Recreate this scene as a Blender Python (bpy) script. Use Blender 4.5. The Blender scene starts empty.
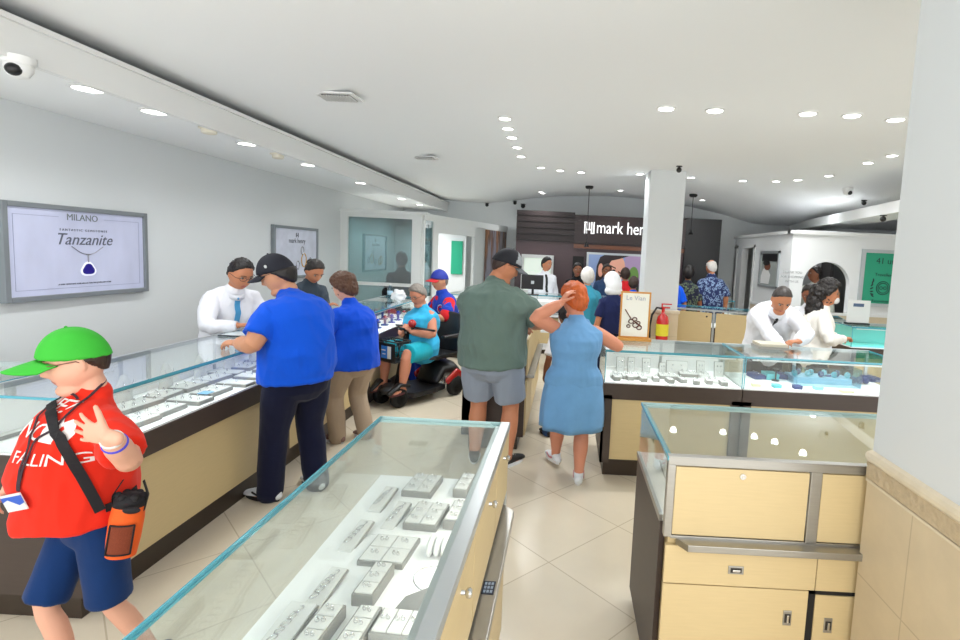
import bpy, bmesh, math, random
from math import sin, cos, pi, sqrt, exp, radians
from mathutils import Vector, Matrix, noise
from mathutils.bvhtree import BVHTree
random.seed(7)
SC = bpy.context.scene
COL = SC.collection
V = Vector

# ------------------------------------------------------------------ materials
def lin(c):
    c = c / 255.0
    return c / 12.92 if c <= .04045 else ((c + .055) / 1.055) ** 2.4
def rgb(c): return (lin(c[0]), lin(c[1]), lin(c[2]), 1)
MATS = {}
def mat(name, c=(200, 200, 200), rough=.5, metal=0, var=0, vscale=8, bump=0, bscale=60, emit=None, estr=1, stretch=None, coat=0, spec=None, sheen=0):
    if name in MATS: return MATS[name]
    m = bpy.data.materials.new(name); m.use_nodes = True
    nt = m.node_tree; b = nt.nodes['Principled BSDF']
    b.inputs['Base Color'].default_value = rgb(c)
    b.inputs['Roughness'].default_value = rough
    b.inputs['Metallic'].default_value = metal
    if coat: b.inputs['Coat Weight'].default_value = coat
    if sheen: b.inputs['Sheen Weight'].default_value = sheen
    if spec is not None: b.inputs['Specular IOR Level'].default_value = spec
    if var or bump:
        tc = nt.nodes.new('ShaderNodeTexCoord'); mp = nt.nodes.new('ShaderNodeMapping')
        nt.links.new(tc.outputs['Object'], mp.inputs[0])
        if stretch: mp.inputs['Scale'].default_value = stretch
    if var:
        n = nt.nodes.new('ShaderNodeTexNoise'); n.inputs['Scale'].default_value = vscale; n.inputs['Detail'].default_value = 5
        nt.links.new(mp.outputs[0], n.inputs[0])
        r = nt.nodes.new('ShaderNodeMix'); r.data_type = 'RGBA'
        a = rgb(c); r.inputs[6].default_value = [max(0, x * (1 - var)) for x in a[:3]] + [1]; r.inputs[7].default_value = [min(1, x * (1 + var)) for x in a[:3]] + [1]
        nt.links.new(n.outputs['Fac'], r.inputs[0]); nt.links.new(r.outputs[2], b.inputs['Base Color'])
    if bump:
        n2 = nt.nodes.new('ShaderNodeTexNoise'); n2.inputs['Scale'].default_value = bscale; n2.inputs['Detail'].default_value = 4
        nt.links.new(mp.outputs[0], n2.inputs[0])
        bp = nt.nodes.new('ShaderNodeBump'); bp.inputs['Strength'].default_value = bump; bp.inputs['Distance'].default_value = .01
        nt.links.new(n2.outputs['Fac'], bp.inputs['Height']); nt.links.new(bp.outputs[0], b.inputs['Normal'])
    if emit:
        b.inputs['Emission Color'].default_value = rgb(emit); b.inputs['Emission Strength'].default_value = estr
    MATS[name] = m
    return m
def glass_mat(name, tint=(250, 253, 252), ior=1.5, rough=0, mirror=None):
    m = bpy.data.materials.new(name); m.use_nodes = True; nt = m.node_tree; nt.nodes.clear()
    o = nt.nodes.new('ShaderNodeOutputMaterial'); mx = nt.nodes.new('ShaderNodeMixShader')
    t = nt.nodes.new('ShaderNodeBsdfTransparent'); g = nt.nodes.new('ShaderNodeBsdfGlossy')
    t.inputs[0].default_value = rgb(tint); g.inputs['Roughness'].default_value = rough
    g.inputs[0].default_value = (.95, .97, .97, 1)
    f = nt.nodes.new('ShaderNodeFresnel'); ge = nt.nodes.new('ShaderNodeNewGeometry'); mr = nt.nodes.new('ShaderNodeMapRange')
    mr.inputs[3].default_value = ior; mr.inputs[4].default_value = 1 / ior   # same reflectance on both sides of the pane
    nt.links.new(ge.outputs['Backfacing'], mr.inputs[0]); nt.links.new(mr.outputs[0], f.inputs[0])
    nt.links.new(f.outputs[0], mx.inputs[0])
    nt.links.new(t.outputs[0], mx.inputs[1]); nt.links.new(g.outputs[0], mx.inputs[2]); nt.links.new(mx.outputs[0], o.inputs[0])
    MATS[name] = m; return m
GLASS = glass_mat('clear_glass')
WINGLASS = glass_mat('partition_glass', (160, 182, 184), 2.6)
def tile_mat(name, c, grout, size, rot=0, rough=.3, var=.06, vscale=3, mort=.006, axes='xy'):
    m = bpy.data.materials.new(name); m.use_nodes = True; nt = m.node_tree; b = nt.nodes['Principled BSDF']
    tc = nt.nodes.new('ShaderNodeTexCoord'); mp = nt.nodes.new('ShaderNodeMapping')
    nt.links.new(tc.outputs['Object'], mp.inputs[0])
    src = mp.outputs[0]
    sep = nt.nodes.new('ShaderNodeSeparateXYZ'); com = nt.nodes.new('ShaderNodeCombineXYZ'); nt.links.new(tc.outputs['Object'], sep.inputs[0])
    idx = {'x': 0, 'y': 1, 'z': 2}
    nt.links.new(sep.outputs[idx[axes[0]]], com.inputs[0]); nt.links.new(sep.outputs[idx[axes[1]]], com.inputs[1])
    nt.links.new(com.outputs[0], mp.inputs[0]); mp.inputs['Rotation'].default_value = (0, 0, rot)
    br = nt.nodes.new('ShaderNodeTexBrick'); nt.links.new(src, br.inputs[0])
    br.offset = 0; br.inputs['Scale'].default_value = 1; br.inputs['Brick Width'].default_value = size; br.inputs['Row Height'].default_value = size
    br.inputs['Mortar Size'].default_value = mort; br.inputs['Mortar Smooth'].default_value = .3
    a = rgb(c)
    br.inputs['Color1'].default_value = [x * .98 for x in a[:3]] + [1]; br.inputs['Color2'].default_value = [min(1, x * 1.02) for x in a[:3]] + [1]; br.inputs['Mortar'].default_value = rgb(grout)
    n = nt.nodes.new('ShaderNodeTexNoise'); n.inputs['Scale'].default_value = vscale; n.inputs['Detail'].default_value = 8; n.inputs['Roughness'].default_value = .65
    nt.links.new(src, n.inputs[0])
    mr = nt.nodes.new('ShaderNodeMapRange'); mr.inputs[3].default_value = 1 - var * 2; mr.inputs[4].default_value = 1 + var
    nt.links.new(n.outputs['Fac'], mr.inputs[0])
    mu = nt.nodes.new('ShaderNodeVectorMath'); mu.operation = 'MULTIPLY'
    nt.links.new(br.outputs['Color'], mu.inputs[0]); nt.links.new(mr.outputs[0], mu.inputs[1]); nt.links.new(mu.outputs[0], b.inputs['Base Color'])
    b.inputs['Roughness'].default_value = rough
    MATS[name] = m; return m

# ------------------------------------------------------------------ mesh builder
def vlerp(a, b, t): return a + (b - a) * t
class MB:
    def __init__(s): s.bm = bmesh.new(); s.mi = 0
    def _f(s, vs):
        try:
            f = s.bm.faces.new(vs); f.material_index = s.mi; return f
        except ValueError: return None
    def box(s, x0, x1, y0, y1, z0, z1, M=None):
        p = [V((x, y, z)) for z in (z0, z1) for y in (y0, y1) for x in (x0, x1)]
        if M: p = [M @ q for q in p]
        v = [s.bm.verts.new(q) for q in p]
        for f in ((0, 2, 3, 1), (4, 5, 7, 6), (0, 1, 5, 4), (2, 6, 7, 3), (0, 4, 6, 2), (1, 3, 7, 5)): s._f([v[i] for i in f])
        return s
    def prism(s, poly, z0, z1, M=None):
        a = [s.bm.verts.new((M @ V((x, y, z0))) if M else V((x, y, z0))) for x, y in poly]
        b = [s.bm.verts.new((M @ V((x, y, z1))) if M else V((x, y, z1))) for x, y in poly]
        n = len(poly)
        s._f(a[::-1]); s._f(b)
        for i in range(n): s._f([a[i], a[(i + 1) % n], b[(i + 1) % n], b[i]])
        return s
    def rings(s, R, closed=True, cap=True):
        L = [[s.bm.verts.new(p) for p in r] for r in R]
        n = len(L[0])
        for i in range(len(L) - 1):
            for j in range(n if closed else n - 1):
                s._f([L[i][j], L[i][(j + 1) % n], L[i + 1][(j + 1) % n], L[i + 1][j]])
        if cap and closed: s._f(L[0][::-1]); s._f(L[-1])
        return L
    def lathe(s, prof, c=(0, 0, 0), seg=20, M=None):
        c = V(c); R = []
        for r, z in prof:
            ring = [V((c.x + r * cos(2 * pi * k / seg), c.y + r * sin(2 * pi * k / seg), c.z + z)) for k in range(seg)]
            if M: ring = [M @ p for p in ring]
            R.append(ring)
        s.rings(R); return s
    def ell(s, c, r, M=None, nu=16, nv=10):
        c = V(c); R = []
        for i in range(nv + 1):
            a = -pi / 2 + pi * (i + .02) / (nv + .04)
            ring = []
            for k in range(nu):
                t = 2 * pi * k / nu
                p = V((r[0] * cos(a) * cos(t), r[1] * cos(a) * sin(t), r[2] * sin(a)))
                if M: p = M @ p
                ring.append(c + p)
            R.append(ring)
        s.rings(R); return s
    def sweep(s, pts, ab, u=None, seg=14, round_ends=True):
        """swept ellipse; ab = (a,b) or r per point; u = sideways vector (or one per point)"""
        pts = [V(p) for p in pts]; n = len(pts); R = []
        prev = None
        for i, p in enumerate(pts):
            t = (pts[min(i + 1, n - 1)] - pts[max(i - 1, 0)])
            t = t.normalized() if t.length > 1e-9 else V((0, 0, 1))
            if u is not None: uu = V(u[i]) if isinstance(u[0], (tuple, list, Vector)) else V(u)
            elif prev is None: uu = V((1, 0, 0)) if abs(t.x) < .9 else V((0, 1, 0))
            else: uu = prev
            uu = uu - t * uu.dot(t)
            if uu.length < 1e-6: uu = t.orthogonal()
            uu.normalize(); prev = uu; w = t.cross(uu)
            a, b = ab[i] if isinstance(ab[i], (tuple, list)) else (ab[i], ab[i])
            def ring(c, k): return [c + uu * (a * k * cos(2 * pi * j / seg)) + w * (b * k * sin(2 * pi * j / seg)) for j in range(seg)]
            m = min(a, b)
            if i == 0 and round_ends is True:
                for q in (80, 55, 28): R.append(ring(p - t * m * sin(radians(q)), max(.05, cos(radians(q)))))
            R.append(ring(p, 1))
            if i == n - 1 and round_ends:
                for q in (28, 55, 80): R.append(ring(p + t * m * sin(radians(q)), max(.05, cos(radians(q)))))
        s.rings(R); return s
    def tube(s, pts, r, seg=8): return s.sweep(pts, [r] * len(pts), seg=seg, round_ends=False)
    def cyl(s, a, b, r0, r1=None, seg=16): return s.sweep([a, b], [r0, r0 if r1 is None else r1], seg=seg, round_ends=False)
    def mesh(s, name, mats, smooth=None, bevel=0):
        bmesh.ops.recalc_face_normals(s.bm, faces=s.bm.faces)
        if bevel:
            es = [e for e in s.bm.edges if len(e.link_faces) == 2 and e.calc_face_angle(0) > .6]
            if es:
                bmesh.ops.bevel(s.bm, geom=es, offset=bevel, segments=2, affect='EDGES', profile=.6, clamp_overlap=True)
        me = bpy.data.meshes.new(name); s.bm.to_mesh(me); s.bm.free()
        for m in (mats if isinstance(mats, (list, tuple)) else [mats]): me.materials.append(m)
        if smooth: me.shade_smooth()
        return me
def root_of(o):
    while o.parent: o = o.parent
    return o
def link(name, me, parent=None):
    o = bpy.data.objects.new(name, me); COL.objects.link(o)
    if parent:
        o.parent = parent
        off = root_of(parent).location
        if off.length: me.transform(Matrix.Translation(-off))
    else:
        if len(me.vertices):
            xs = [v.co for v in me.vertices]
            c = V(((min(p.x for p in xs) + max(p.x for p in xs)) / 2, (min(p.y for p in xs) + max(p.y for p in xs)) / 2, min(p.z for p in xs)))
            me.transform(Matrix.Translation(-c)); o.location = c
    return o
def obj(name, mb, mats, parent=None, smooth=False, bevel=0):
    o = link(name, mb.mesh(name, mats, smooth, bevel), parent)
    if smooth and smooth != 'full':
        pass
    return o
def autosmooth(o, ang=35):
    me = o.data; me.shade_smooth()
    bm = bmesh.new(); bm.from_mesh(me)
    for e in bm.edges: e.smooth = not (len(e.link_faces) == 2 and e.calc_face_angle(0) > radians(ang))
    bm.to_mesh(me); bm.free(); return o
def sobj(*a, **k): return autosmooth(obj(*a, **k))
def tag(o, label=None, cat=None, group=None, kind=None):
    if label: o['label'] = label
    if cat: o['category'] = cat
    if group: o['group'] = group
    if kind: o['kind'] = kind
    return o
def thing(name, loc, label, cat, group=None):
    o = bpy.data.objects.new(name, None); o.empty_display_size = .1; COL.objects.link(o); o.location = loc
    return tag(o, label, cat, group)
def struct(name, mb, m, smooth=False, bevel=0):
    o = obj(name, mb, m, None, smooth, bevel); o['kind'] = 'structure'; return o
def copy_tree(o, parent=None):
    c = o.copy(); COL.objects.link(c)
    if parent: c.parent = parent
    for ch in list(o.children): copy_tree(ch, c)
    return c
def text_mesh(body, size, extrude=.0008, shear=0, align='CENTER', font_w=1):
    cu = bpy.data.curves.new('t', 'FONT'); cu.body = body; cu.size = size; cu.extrude = extrude; cu.shear = shear
    cu.align_x = align; cu.align_y = 'CENTER'; cu.resolution_u = 3; cu.offset = 0
    o = bpy.data.objects.new('t', cu); COL.objects.link(o)
    dg = bpy.context.evaluated_depsgraph_get(); dg.update()
    me = bpy.data.meshes.new_from_object(o.evaluated_get(dg))
    bpy.data.objects.remove(o); bpy.data.curves.remove(cu)
    me.materials.clear()
    if font_w != 1: me.transform(Matrix.Diagonal((font_w, 1, 1, 1)))
    return me
def text_obj(name, body, size, M, m, parent=None, **k):
    me = text_mesh(body, size, **k); me.transform(M); me.materials.append(m)
    return link(name, me, parent)
def frame_matrix(o, x, y):
    x = V(x).normalized(); y = V(y).normalized(); z = x.cross(y)
    return Matrix(((x.x, y.x, z.x, o[0]), (x.y, y.y, z.y, o[1]), (x.z, y.z, z.z, o[2]), (0, 0, 0, 1)))
ORD = ['nearest', 'second', 'third', 'fourth', 'fifth', 'sixth', 'seventh', 'eighth', 'ninth', 'tenth', 'eleventh', 'twelfth', 'thirteenth', 'fourteenth', 'fifteenth']

# ------------------------------------------------------------------ camera (solved from the vanishing points)
cam = bpy.data.cameras.new('camera'); co = bpy.data.objects.new('camera', cam); COL.objects.link(co)
cam.sensor_width = 36; cam.lens = 520 / 960 * 36; cam.shift_x = -80 / 960; cam.shift_y = -18 / 960; cam.clip_start = .05
CR = Matrix(((0.9987355, -0.04909218, 0.01083358), (0.01531769, 0.09190614, -0.99564985), (0.04788295, 0.9945568, 0.0925419)))
co.matrix_world = Matrix.Translation((0, 0, 1.7)) @ CR.to_4x4()
SC.camera = co
SC.view_settings.view_transform = 'Standard'; SC.view_settings.look = 'None'; SC.view_settings.gamma = 1
SC.view_settings.exposure = 0.38
def ray(px, py): return CR @ V((px - 560, -(py - 302), -520))
def onz(px, py, z):
    r = ray(px, py); t = (z - 1.7) / r.z; return V((r.x * t, r.y * t, z))
def ony(px, py, y):
    r = ray(px, py); t = y / r.y; return V((r.x * t, y, 1.7 + r.z * t))
def onx(px, py, x):
    r = ray(px, py); t = x / r.x; return V((x, r.y * t, 1.7 + r.z * t))

# ------------------------------------------------------------------ palette
WHITE = mat('white_wall_paint', (214, 218, 219), .7, var=.015, vscale=2)
CEIL = mat('white_ceiling_paint', (238, 240, 241), .8)
TRIMW = mat('white_trim', (228, 229, 228), .45)
FLOOR = tile_mat('cream_floor_tile', (220, 208, 186), (192, 178, 154), .6, radians(45), .22, .05, 2.2, .004)
STONE = tile_mat('beige_stone_tile', (209, 193, 164), (186, 170, 142), .62, 0, .4, .1, 5, .003, 'yz')
STONEX = tile_mat('beige_stone_tile_front', (209, 193, 164), (186, 170, 142), .62, 0, .4, .1, 5, .003, 'xz')
STONEM = mat('beige_stone_moulding', (214, 202, 178), .4, var=.15, vscale=18, bump=.25, bscale=30)
BORDER = mat('carved_stone_border', (190, 172, 142), .6, var=.22, vscale=45, bump=1, bscale=38)
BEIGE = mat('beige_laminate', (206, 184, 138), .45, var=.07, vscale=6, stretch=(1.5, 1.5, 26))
BEIGE2 = mat('beige_laminate_darker', (198, 176, 130), .45, var=.07, vscale=6, stretch=(1.5, 1.5, 26))  # same laminate in a slightly darker beige
BROWN = mat('dark_brown_laminate', (66, 54, 48), .45, var=.15, vscale=5, stretch=(1, 1, 14))
TOE = mat('dark_toe_kick', (52, 40, 30), .4)
METAL = mat('brushed_metal', (168, 166, 160), .32, .85, var=.1, vscale=10, stretch=(1, 1, 20))
SATIN = mat('satin_grey_metal', (188, 194, 196), .3, .6)
CHROME = mat('chrome', (215, 215, 215), .12, 1)
GOLD = mat('gold_metal', (208, 160, 72), .3, .9)
DECK = mat('white_display_board', (244, 244, 244), .6)
EDGE = mat('glass_edge_teal', (84, 170, 190), .15, .1, coat=.6)
EDGEL = mat('glass_edge_pale', (176, 208, 210), .15, .1, coat=.5)
BLACK = mat('black_plastic', (22, 22, 24), .4)
RUBBER = mat('black_rubber', (18, 18, 18), .8)
LAMP = mat('lamp_diffuser', (255, 255, 255), .5, emit=(255, 253, 248), estr=9)
TRAY = mat('grey_leather_tray', (138, 137, 134), .55)
PAD = mat('white_velvet_pad', (214, 214, 212), .85, sheen=.3)
SILVER = mat('silver_jewellery', (205, 205, 208), .18, 1)
STONEGEM = mat('clear_gem', (225, 235, 245), .05, .3)
BLUEPAD = mat('navy_velvet_tray', (28, 52, 112), .6)
TEALPAD = mat('teal_leather_box', (88, 190, 198), .5)
SAPP = mat('blue_gem', (38, 70, 190), .1, .2, coat=.8)
# ================================================================== SETTING
struct('floor', MB().box(-5, 7.5, -1.2, 10.9, -.1, 0), FLOOR)
struct('wall_left', MB().box(-3.55, -3.4, -1.2, 10.75, 0, 3.05), WHITE)
struct('wall_back', MB().box(-3.4, 7.5, 10.7, 10.85, 0, 3.05), WHITE)
struct('wall_right', MB().box(7.0, 7.15, -1.2, 10.7, 0, 3.05), WHITE)
# ceiling, gently vaulted towards the back corners
def ceil_z(x, y):
    t = min(1, max(0, (y - 6.5) / 4.2)); t = t * t * (3 - 2 * t)
    u = min(1, max(0, (-.9 - x) / 1.6)); u = u * u * (3 - 2 * u)
    return 2.9 - min(.42, .047 * (x - .75) ** 2) * t * (1 - u * .8) - .21 * u * (1 - t * .3)
mb = MB(); NX, NY = 40, 40
lo = [[V((-2.62 + 9.7 * i / NX, -1.2 + 11.95 * j / NY, 0)) for i in range(NX + 1)] for j in range(NY + 1)]
g = [[mb.bm.verts.new((p.x, p.y, ceil_z(p.x, p.y))) for p in r] for r in lo]
for j in range(NY):
    for i in range(NX): mb._f([g[j][i], g[j][i + 1], g[j + 1][i + 1], g[j + 1][i]])
mb.box(-2.62, 7.1, -1.2, 10.75, 3.05, 3.1)
o = struct('ceiling', mb, CEIL, smooth=True)
# lowered soffit over the left counter, cove gap above its fascia
mb = MB(); mb.box(-3.4, -2.5, -1.2, 10.7, 2.46, 2.52); struct('ceiling_soffit', mb, CEIL)
mb = MB(); mb.box(-2.53, -2.49, -1.2, 10.7, 2.44, 2.615); mb.box(-2.55, -2.47, -1.2, 10.7, 2.60, 2.625); struct('trim_1', mb, TRIMW)
mb = MB(); mb.box(-3.4, -2.6, -1.2, 10.7, 2.88, 3.0); struct('ceiling_cove', mb, CEIL)
# right side cove beam
A = V((3.80, 5.4, 0)); B = V((4.5, 10.7, 0)); d = (B - A).normalized(); n = V((d.y, -d.x, 0))
mb = MB()
mb.prism([(p.x, p.y) for p in (A, A + n * .5, B + n * .5, B)], 2.40, 2.46)
mb.prism([(p.x, p.y) for p in (A - n * .05, A, B, B - n * .05)], 2.38, 2.52)
struct('trim_2', mb, TRIMW)

# pier at right: painted upper part, stone wainscot with moulding
pc = ony(868, 448, 1.785); PX, PZ = pc.x + .006, pc.z
struct('column_pier', MB().box(PX, 1.85, 1.30, 1.765, PZ - .05, 2.95), WHITE)
struct('column_pier_wainscot', MB().box(PX - .003, 1.86, 1.29, 1.775, 0, PZ - .112), STONE)
mb = MB(); mb.box(PX - .006, 1.866, 1.284, 1.781, PZ - .104, PZ - .044); struct('trim_3', mb, BORDER)
mb = MB()
prof = [(.0, -.046), (.008, -.042), (.013, -.034), (.014, -.022), (.010, -.009), (.0, 0)]
rect = [(PX - .001, 1.296), (1.854, 1.296), (1.854, 1.769), (PX - .001, 1.769)]
sg = [(-1, -1), (1, -1), (1, 1), (-1, 1)]
mb.rings([[V((x + sx * o_, y + sy * o_, PZ + z)) for (x, y), (sx, sy) in zip(rect, sg)] for o_, z in prof])
mb.box(PX - .006, 1.864, 1.286, 1.779, PZ - .114, PZ - .102)
struct('trim_4', mb, STONEM)

# square column in the middle of the shop
struct('column_middle', MB().box(1.08, 1.56, 7.25, 7.73, .98, 2.95), WHITE)
mb = MB(); mb.box(1.06, 1.58, 7.23, 7.75, 0, .94); struct('column_middle_wainscot', mb, STONEX)
mb = MB(); mb.box(1.045, 1.595, 7.215, 7.765, .94, .985); struct('trim_5', mb, STONEM, bevel=.01)

# left rear partition: glazed front, angled side with pass-through
FR = mat('white_partition_frame', (225, 228, 226), .4)
mb = MB()
mb.box(-3.4, -3.29, 7.75, 7.83, 0, 2.2); mb.box(-2.33, -2.19, 7.75, 7.83, 0, 2.2)
mb.box(-3.29, -2.33, 7.75, 7.83, 2.10, 2.2); mb.box(-3.29, -2.33, 7.76, 7.82, 1.09, 1.14)
mb.box(-3.4, -2.10, 7.71, 7.85, 2.17, 2.21)
struct('window_1', mb, FR)
obj('window_1_glass', MB().box(-3.29, -2.33, 7.78, 7.795, 1.14, 2.10), WINGLASS)['kind'] = 'structure'
obj('window_1_lower_glass', MB().box(-3.29, -2.33, 7.78, 7.795, .3, 1.09), WINGLASS)['kind'] = 'structure'
A = V((-2.16, 7.80, 0)); B = V((-1.27, 10.7, 0)); dS = (B - A).normalized(); nS = V((-dS.y, dS.x, 0)); LS = (B - A).length
def side(t0, t1, z0, z1, mb, th=.06, off=0):
    p = [A + dS * t0 + nS * off, A + dS * t1 + nS * off, A + dS * t1 + nS * (th + off), A + dS * t0 + nS * (th + off)]
    mb.prism([(q.x, q.y) for q in p], z0, z1)
def side_t(px, py):
    r = ray(px, py)  # where the sight line crosses the side wall plane
    nn = V((dS.y, -dS.x)); t = (A.xy.dot(nn)) / (V((r.x, r.y)).dot(nn)); q = V((r.x * t, r.y * t)) - A.xy
    return q.dot(dS.xy), 1.7 + r.z * t
obj('window_2_glass', (lambda m: (side(.03, .26, .95, 2.12, m, .01, .02), m)[1])(MB()), WINGLASS)['kind'] = 'structure'
t1 = side_t(430, 260)[0]; t2 = side_t(438, 260)[0]; t3 = side_t(474, 260)[0]; t4 = side_t(484, 260)[0]
mb = MB(); side(0, LS, 2.10, 2.2, mb, .09, -.01); side(0, .03, 0, 2.12, mb); side(.26, t2, 0, 2.12, mb); side(t2, t3, 1.93, 2.12, mb); side(t3, t4, 0, 2.12, mb); side(t3, LS, 0, 2.12, mb)
struct('wall_rear_left_partition', mb, FR)
mb = MB(); side(t2, t3, 0, .86, mb, .06); side(.26, LS, 0, .8, mb, .012, -.014); struct('wall_rear_left_base', mb, STONE)
# draped fabric graphic on the partition end
def graphic_mat():
    m = bpy.data.materials.new('brown_drape_graphic'); m.use_nodes = True; nt = m.node_tree; b = nt.nodes['Principled BSDF']
    tc = nt.nodes.new('ShaderNodeTexCoord'); mp = nt.nodes.new('ShaderNodeMapping'); mp.inputs['Scale'].default_value = (3, 3, .35)
    nt.links.new(tc.outputs['Object'], mp.inputs[0]); n = nt.nodes.new('ShaderNodeTexNoise'); n.inputs['Scale'].default_value = 2.2; n.inputs['Detail'].default_value = 3
    nt.links.new(mp.outputs[0], n.inputs[0]); cr = nt.nodes.new('ShaderNodeValToRGB'); nt.links.new(n.outputs[0], cr.inputs[0])
    e = cr.color_ramp.elements; e[0].position = .40; e[0].color = rgb((128, 128, 138)); e[1].position = .6; e[1].color = rgb((132, 128, 132))
    for p, c in ((.46, (84, 60, 46)), (.50, (150, 112, 84)), (.54, (70, 50, 42))): x = e.new(p); x.color = rgb(c)
    nt.links.new(cr.outputs[0], b.inputs['Base Color']); b.inputs['Roughness'].default_value = .4; return m
mb = MB(); side(t4, LS - .08, .82, 2.08, mb, .02, -.03)
tag(obj('wall_graphic', mb, graphic_mat()), 'tall grey and brown draped fabric graphic panel on the white partition end', 'poster')
# white room behind the pass-through: inner cabinet with green poster
mb = MB(); mb.box(-3.4, -2.0, 10.2, 10.26, 0, 2.1); struct('wall_inner_room', mb, WHITE)

tag(obj('green_panel_poster', MB().box(-2.28, -2.06, 10.17, 10.2, 1.2, 1.85), mat('green_print', (34, 158, 122), .4)), 'small green poster seen through the rear left pass-through', 'poster')
# right rear booth
BO = mat('booth_white', (226, 228, 228), .5)
bx0, by0 = 3.4, 8.0
ac = ony(828, 262, by0); al = ony(801, 300, by0); ar = ony(848, 300, by0)
arx0, arx1 = al.x, ar.x; arr = (arx1 - arx0) / 2; archtop = ac.z; arcz = archtop - arr; acx = (arx0 + arx1) / 2
mb = MB()
mb.box(bx0, arx0, by0, by0 + .1, 0, 2.2); mb.box(arx1, 7, by0, by0 + .1, 0, 2.2); mb.box(arx0, arx1, by0, by0 + .1, 0, .98)
K = 24
for k in range(K):   # spandrel over the arch
    a0, a1 = pi * k / K, pi * (k + 1) / K
    x0, z0, x1, z1 = acx + arr * cos(a0), arcz + arr * sin(a0), acx + arr * cos(a1), arcz + arr * sin(a1)
    v = [mb.bm.verts.new(p) for p in ((x0, by0, z0), (x0, by0, 2.2), (x1, by0, 2.2), (x1, by0, z1), (x0, by0 + .1, z0), (x0, by0 + .1, 2.2), (x1, by0 + .1, 2.2), (x1, by0 + .1, z1))]
    for f in ((0, 1, 2, 3), (4, 7, 6, 5), (0, 3, 7, 4), (1, 5, 6, 2)): mb._f([v[i] for i in f])
struct('wall_booth_front', mb, BO)
# booth side with two doorways
def yx(px, py=280): return onx(px, py, bx0).y
d1a, d1b, d2a, d2b = yx(735), yx(724), yx(752), yx(741)
mb = MB()
mb.box(bx0, bx0 + .1, by0 + .1, d2a, 0, 2.2); mb.box(bx0, bx0 + .1, d2b, d1a, 0, 2.2); mb.box(bx0, bx0 + .1, d1b, 10.7, 0, 2.2)
mb.box(bx0, bx0 + .1, d2a, d2b, 1.98, 2.2); mb.box(bx0, bx0 + .1, d1a, d1b, 1.98, 2.2)
struct('wall_booth_side', mb, BO)
mb = MB(); mb.box(bx0 - .05, 7, by0 - .05, by0 + .1, 2.17, 2.22); mb.box(bx0 - .05, bx0 + .1, by0, 10.7, 2.17, 2.22)
mb.box(bx0 - .02, 7, by0 - .02, by0, .96, 1.0); mb.box(bx0 - .02, bx0, by0, d2a - .03, .96, 1.0)
for a, b in ((d2a, d2b), (d1a, d1b)):
    mb.box(bx0 - .02, bx0, a - .05, a, 0, 2.03); mb.box(bx0 - .02, bx0, b, b + .05, 0, 2.03); mb.box(bx0 - .02, bx0, a - .05, b + .05, 1.98, 2.03)
struct('trim_6', mb, TRIMW)
mb = MB(); mb.box(bx0 - .015, 7, by0 - .015, by0, 0, .96); mb.box(bx0 - .015, bx0, by0, d2a - .05, 0, .96); struct('wall_booth_base', mb, STONEX)
DK = mat('room_shade_wall', (40, 38, 38), .8)  # near-black colour stands in for the dark of the booth room
mb = MB(); mb.box(4.3, 4.36, 8.6, 10.7, 0, 2.2); struct('wall_booth_inner', mb, DK)
mb = MB(); mb.box(3.42, 7, 8.9, 8.96, 0, 2.2); struct('wall_booth_rear', mb, mat('grey_blind_wall', (120, 122, 122), .6))
mb = MB(); mb.box(3.5, 7, 8.1, 10.7, 2.2, 2.24); struct('ceiling_booth', mb, CEIL)

# back feature wall
PLUM = mat('plum_brown_panel', (84, 66, 70), .4, var=.1, vscale=4, stretch=(1, 1, 10))
PLUMD = mat('dark_sign_panel', (50, 36, 36), .35)
COPPER = mat('copper_light_band', (120, 70, 44), .3)
SY = 10.2
def P(px, py, y=SY): return ony(px, py, y)
xl, xr, xm = P(516, 240).x, P(687, 240).x, P(574, 240).x
zt, zb1 = P(516, 213).z, P(516, 240).z
struct('wall_feature', MB().box(xl, xr, SY, SY + .2, 0, zb1), PLUM)
mb = MB(); mb.box(xl, xm, SY, SY + .2, zb1, zt)
for k in range(5): mb.box(xl, xm, SY - .03, SY, zb1 + .02 + k * .118, zb1 + .11 + k * .118)
struct('wall_slatted_panel', mb, mat('dark_slats', (38, 28, 28), .4))
struct('wall_sign_band', MB().box(xm, xr, SY - .06, SY + .2, zb1, zt + .02), PLUMD)
struct('trim_7', MB().box(xm, xr, SY - .04, SY, zb1 - .10, zb1 - .02), COPPER)
xb0, xb1 = P(683, 260).x, P(718, 260).x
struct('wall_black_panel', MB().box(xb0, xb1, SY - .07, SY + .2, 0, P(700, 219).z), BLACK)
SIGNW = mat('sign_lettering', (235, 235, 235), .4, emit=(255, 255, 255), estr=.7)
sg_ = thing('wall_sign', (P(610, 230).x, SY - .06, P(610, 230).z), 'white "mark henry" shop sign lettering with square emblem on dark band', 'sign')
lx = P(596, 229); w_ = P(645, 229).x - lx.x
me = text_mesh('mark henry', .36, .012, align='LEFT'); wtxt = max(v.co.x for v in me.vertices); bpy.data.meshes.remove(me)
text_obj('lettering', 'mark henry', .33, frame_matrix((lx.x, SY - .075, lx.z + .02), (1, 0, 0), (0, 0, 1)), SIGNW, sg_, extrude=.012, align='LEFT', font_w=1.16 / (wtxt * .33 / .36))
mb = MB(); e0, e1 = P(584.5, 222), P(594, 234); W = e1.x - e0.x; H_ = e0.z - e1.z; bw = W / 9
for k in (0, 2, 6, 8): mb.box(e0.x + k * bw, e0.x + (k + 1) * bw, SY - .09, SY - .06, e1.z, e0.z)
mb.box(e0.x + 2 * bw, e0.x + 7 * bw, SY - .09, SY - .06, e1.z + H_ * .3, e1.z + H_ * .38); mb.box(e0.x, e0.x + 3 * bw, SY - .09, SY - .06, e0.z - H_ * .06, e0.z)
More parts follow.
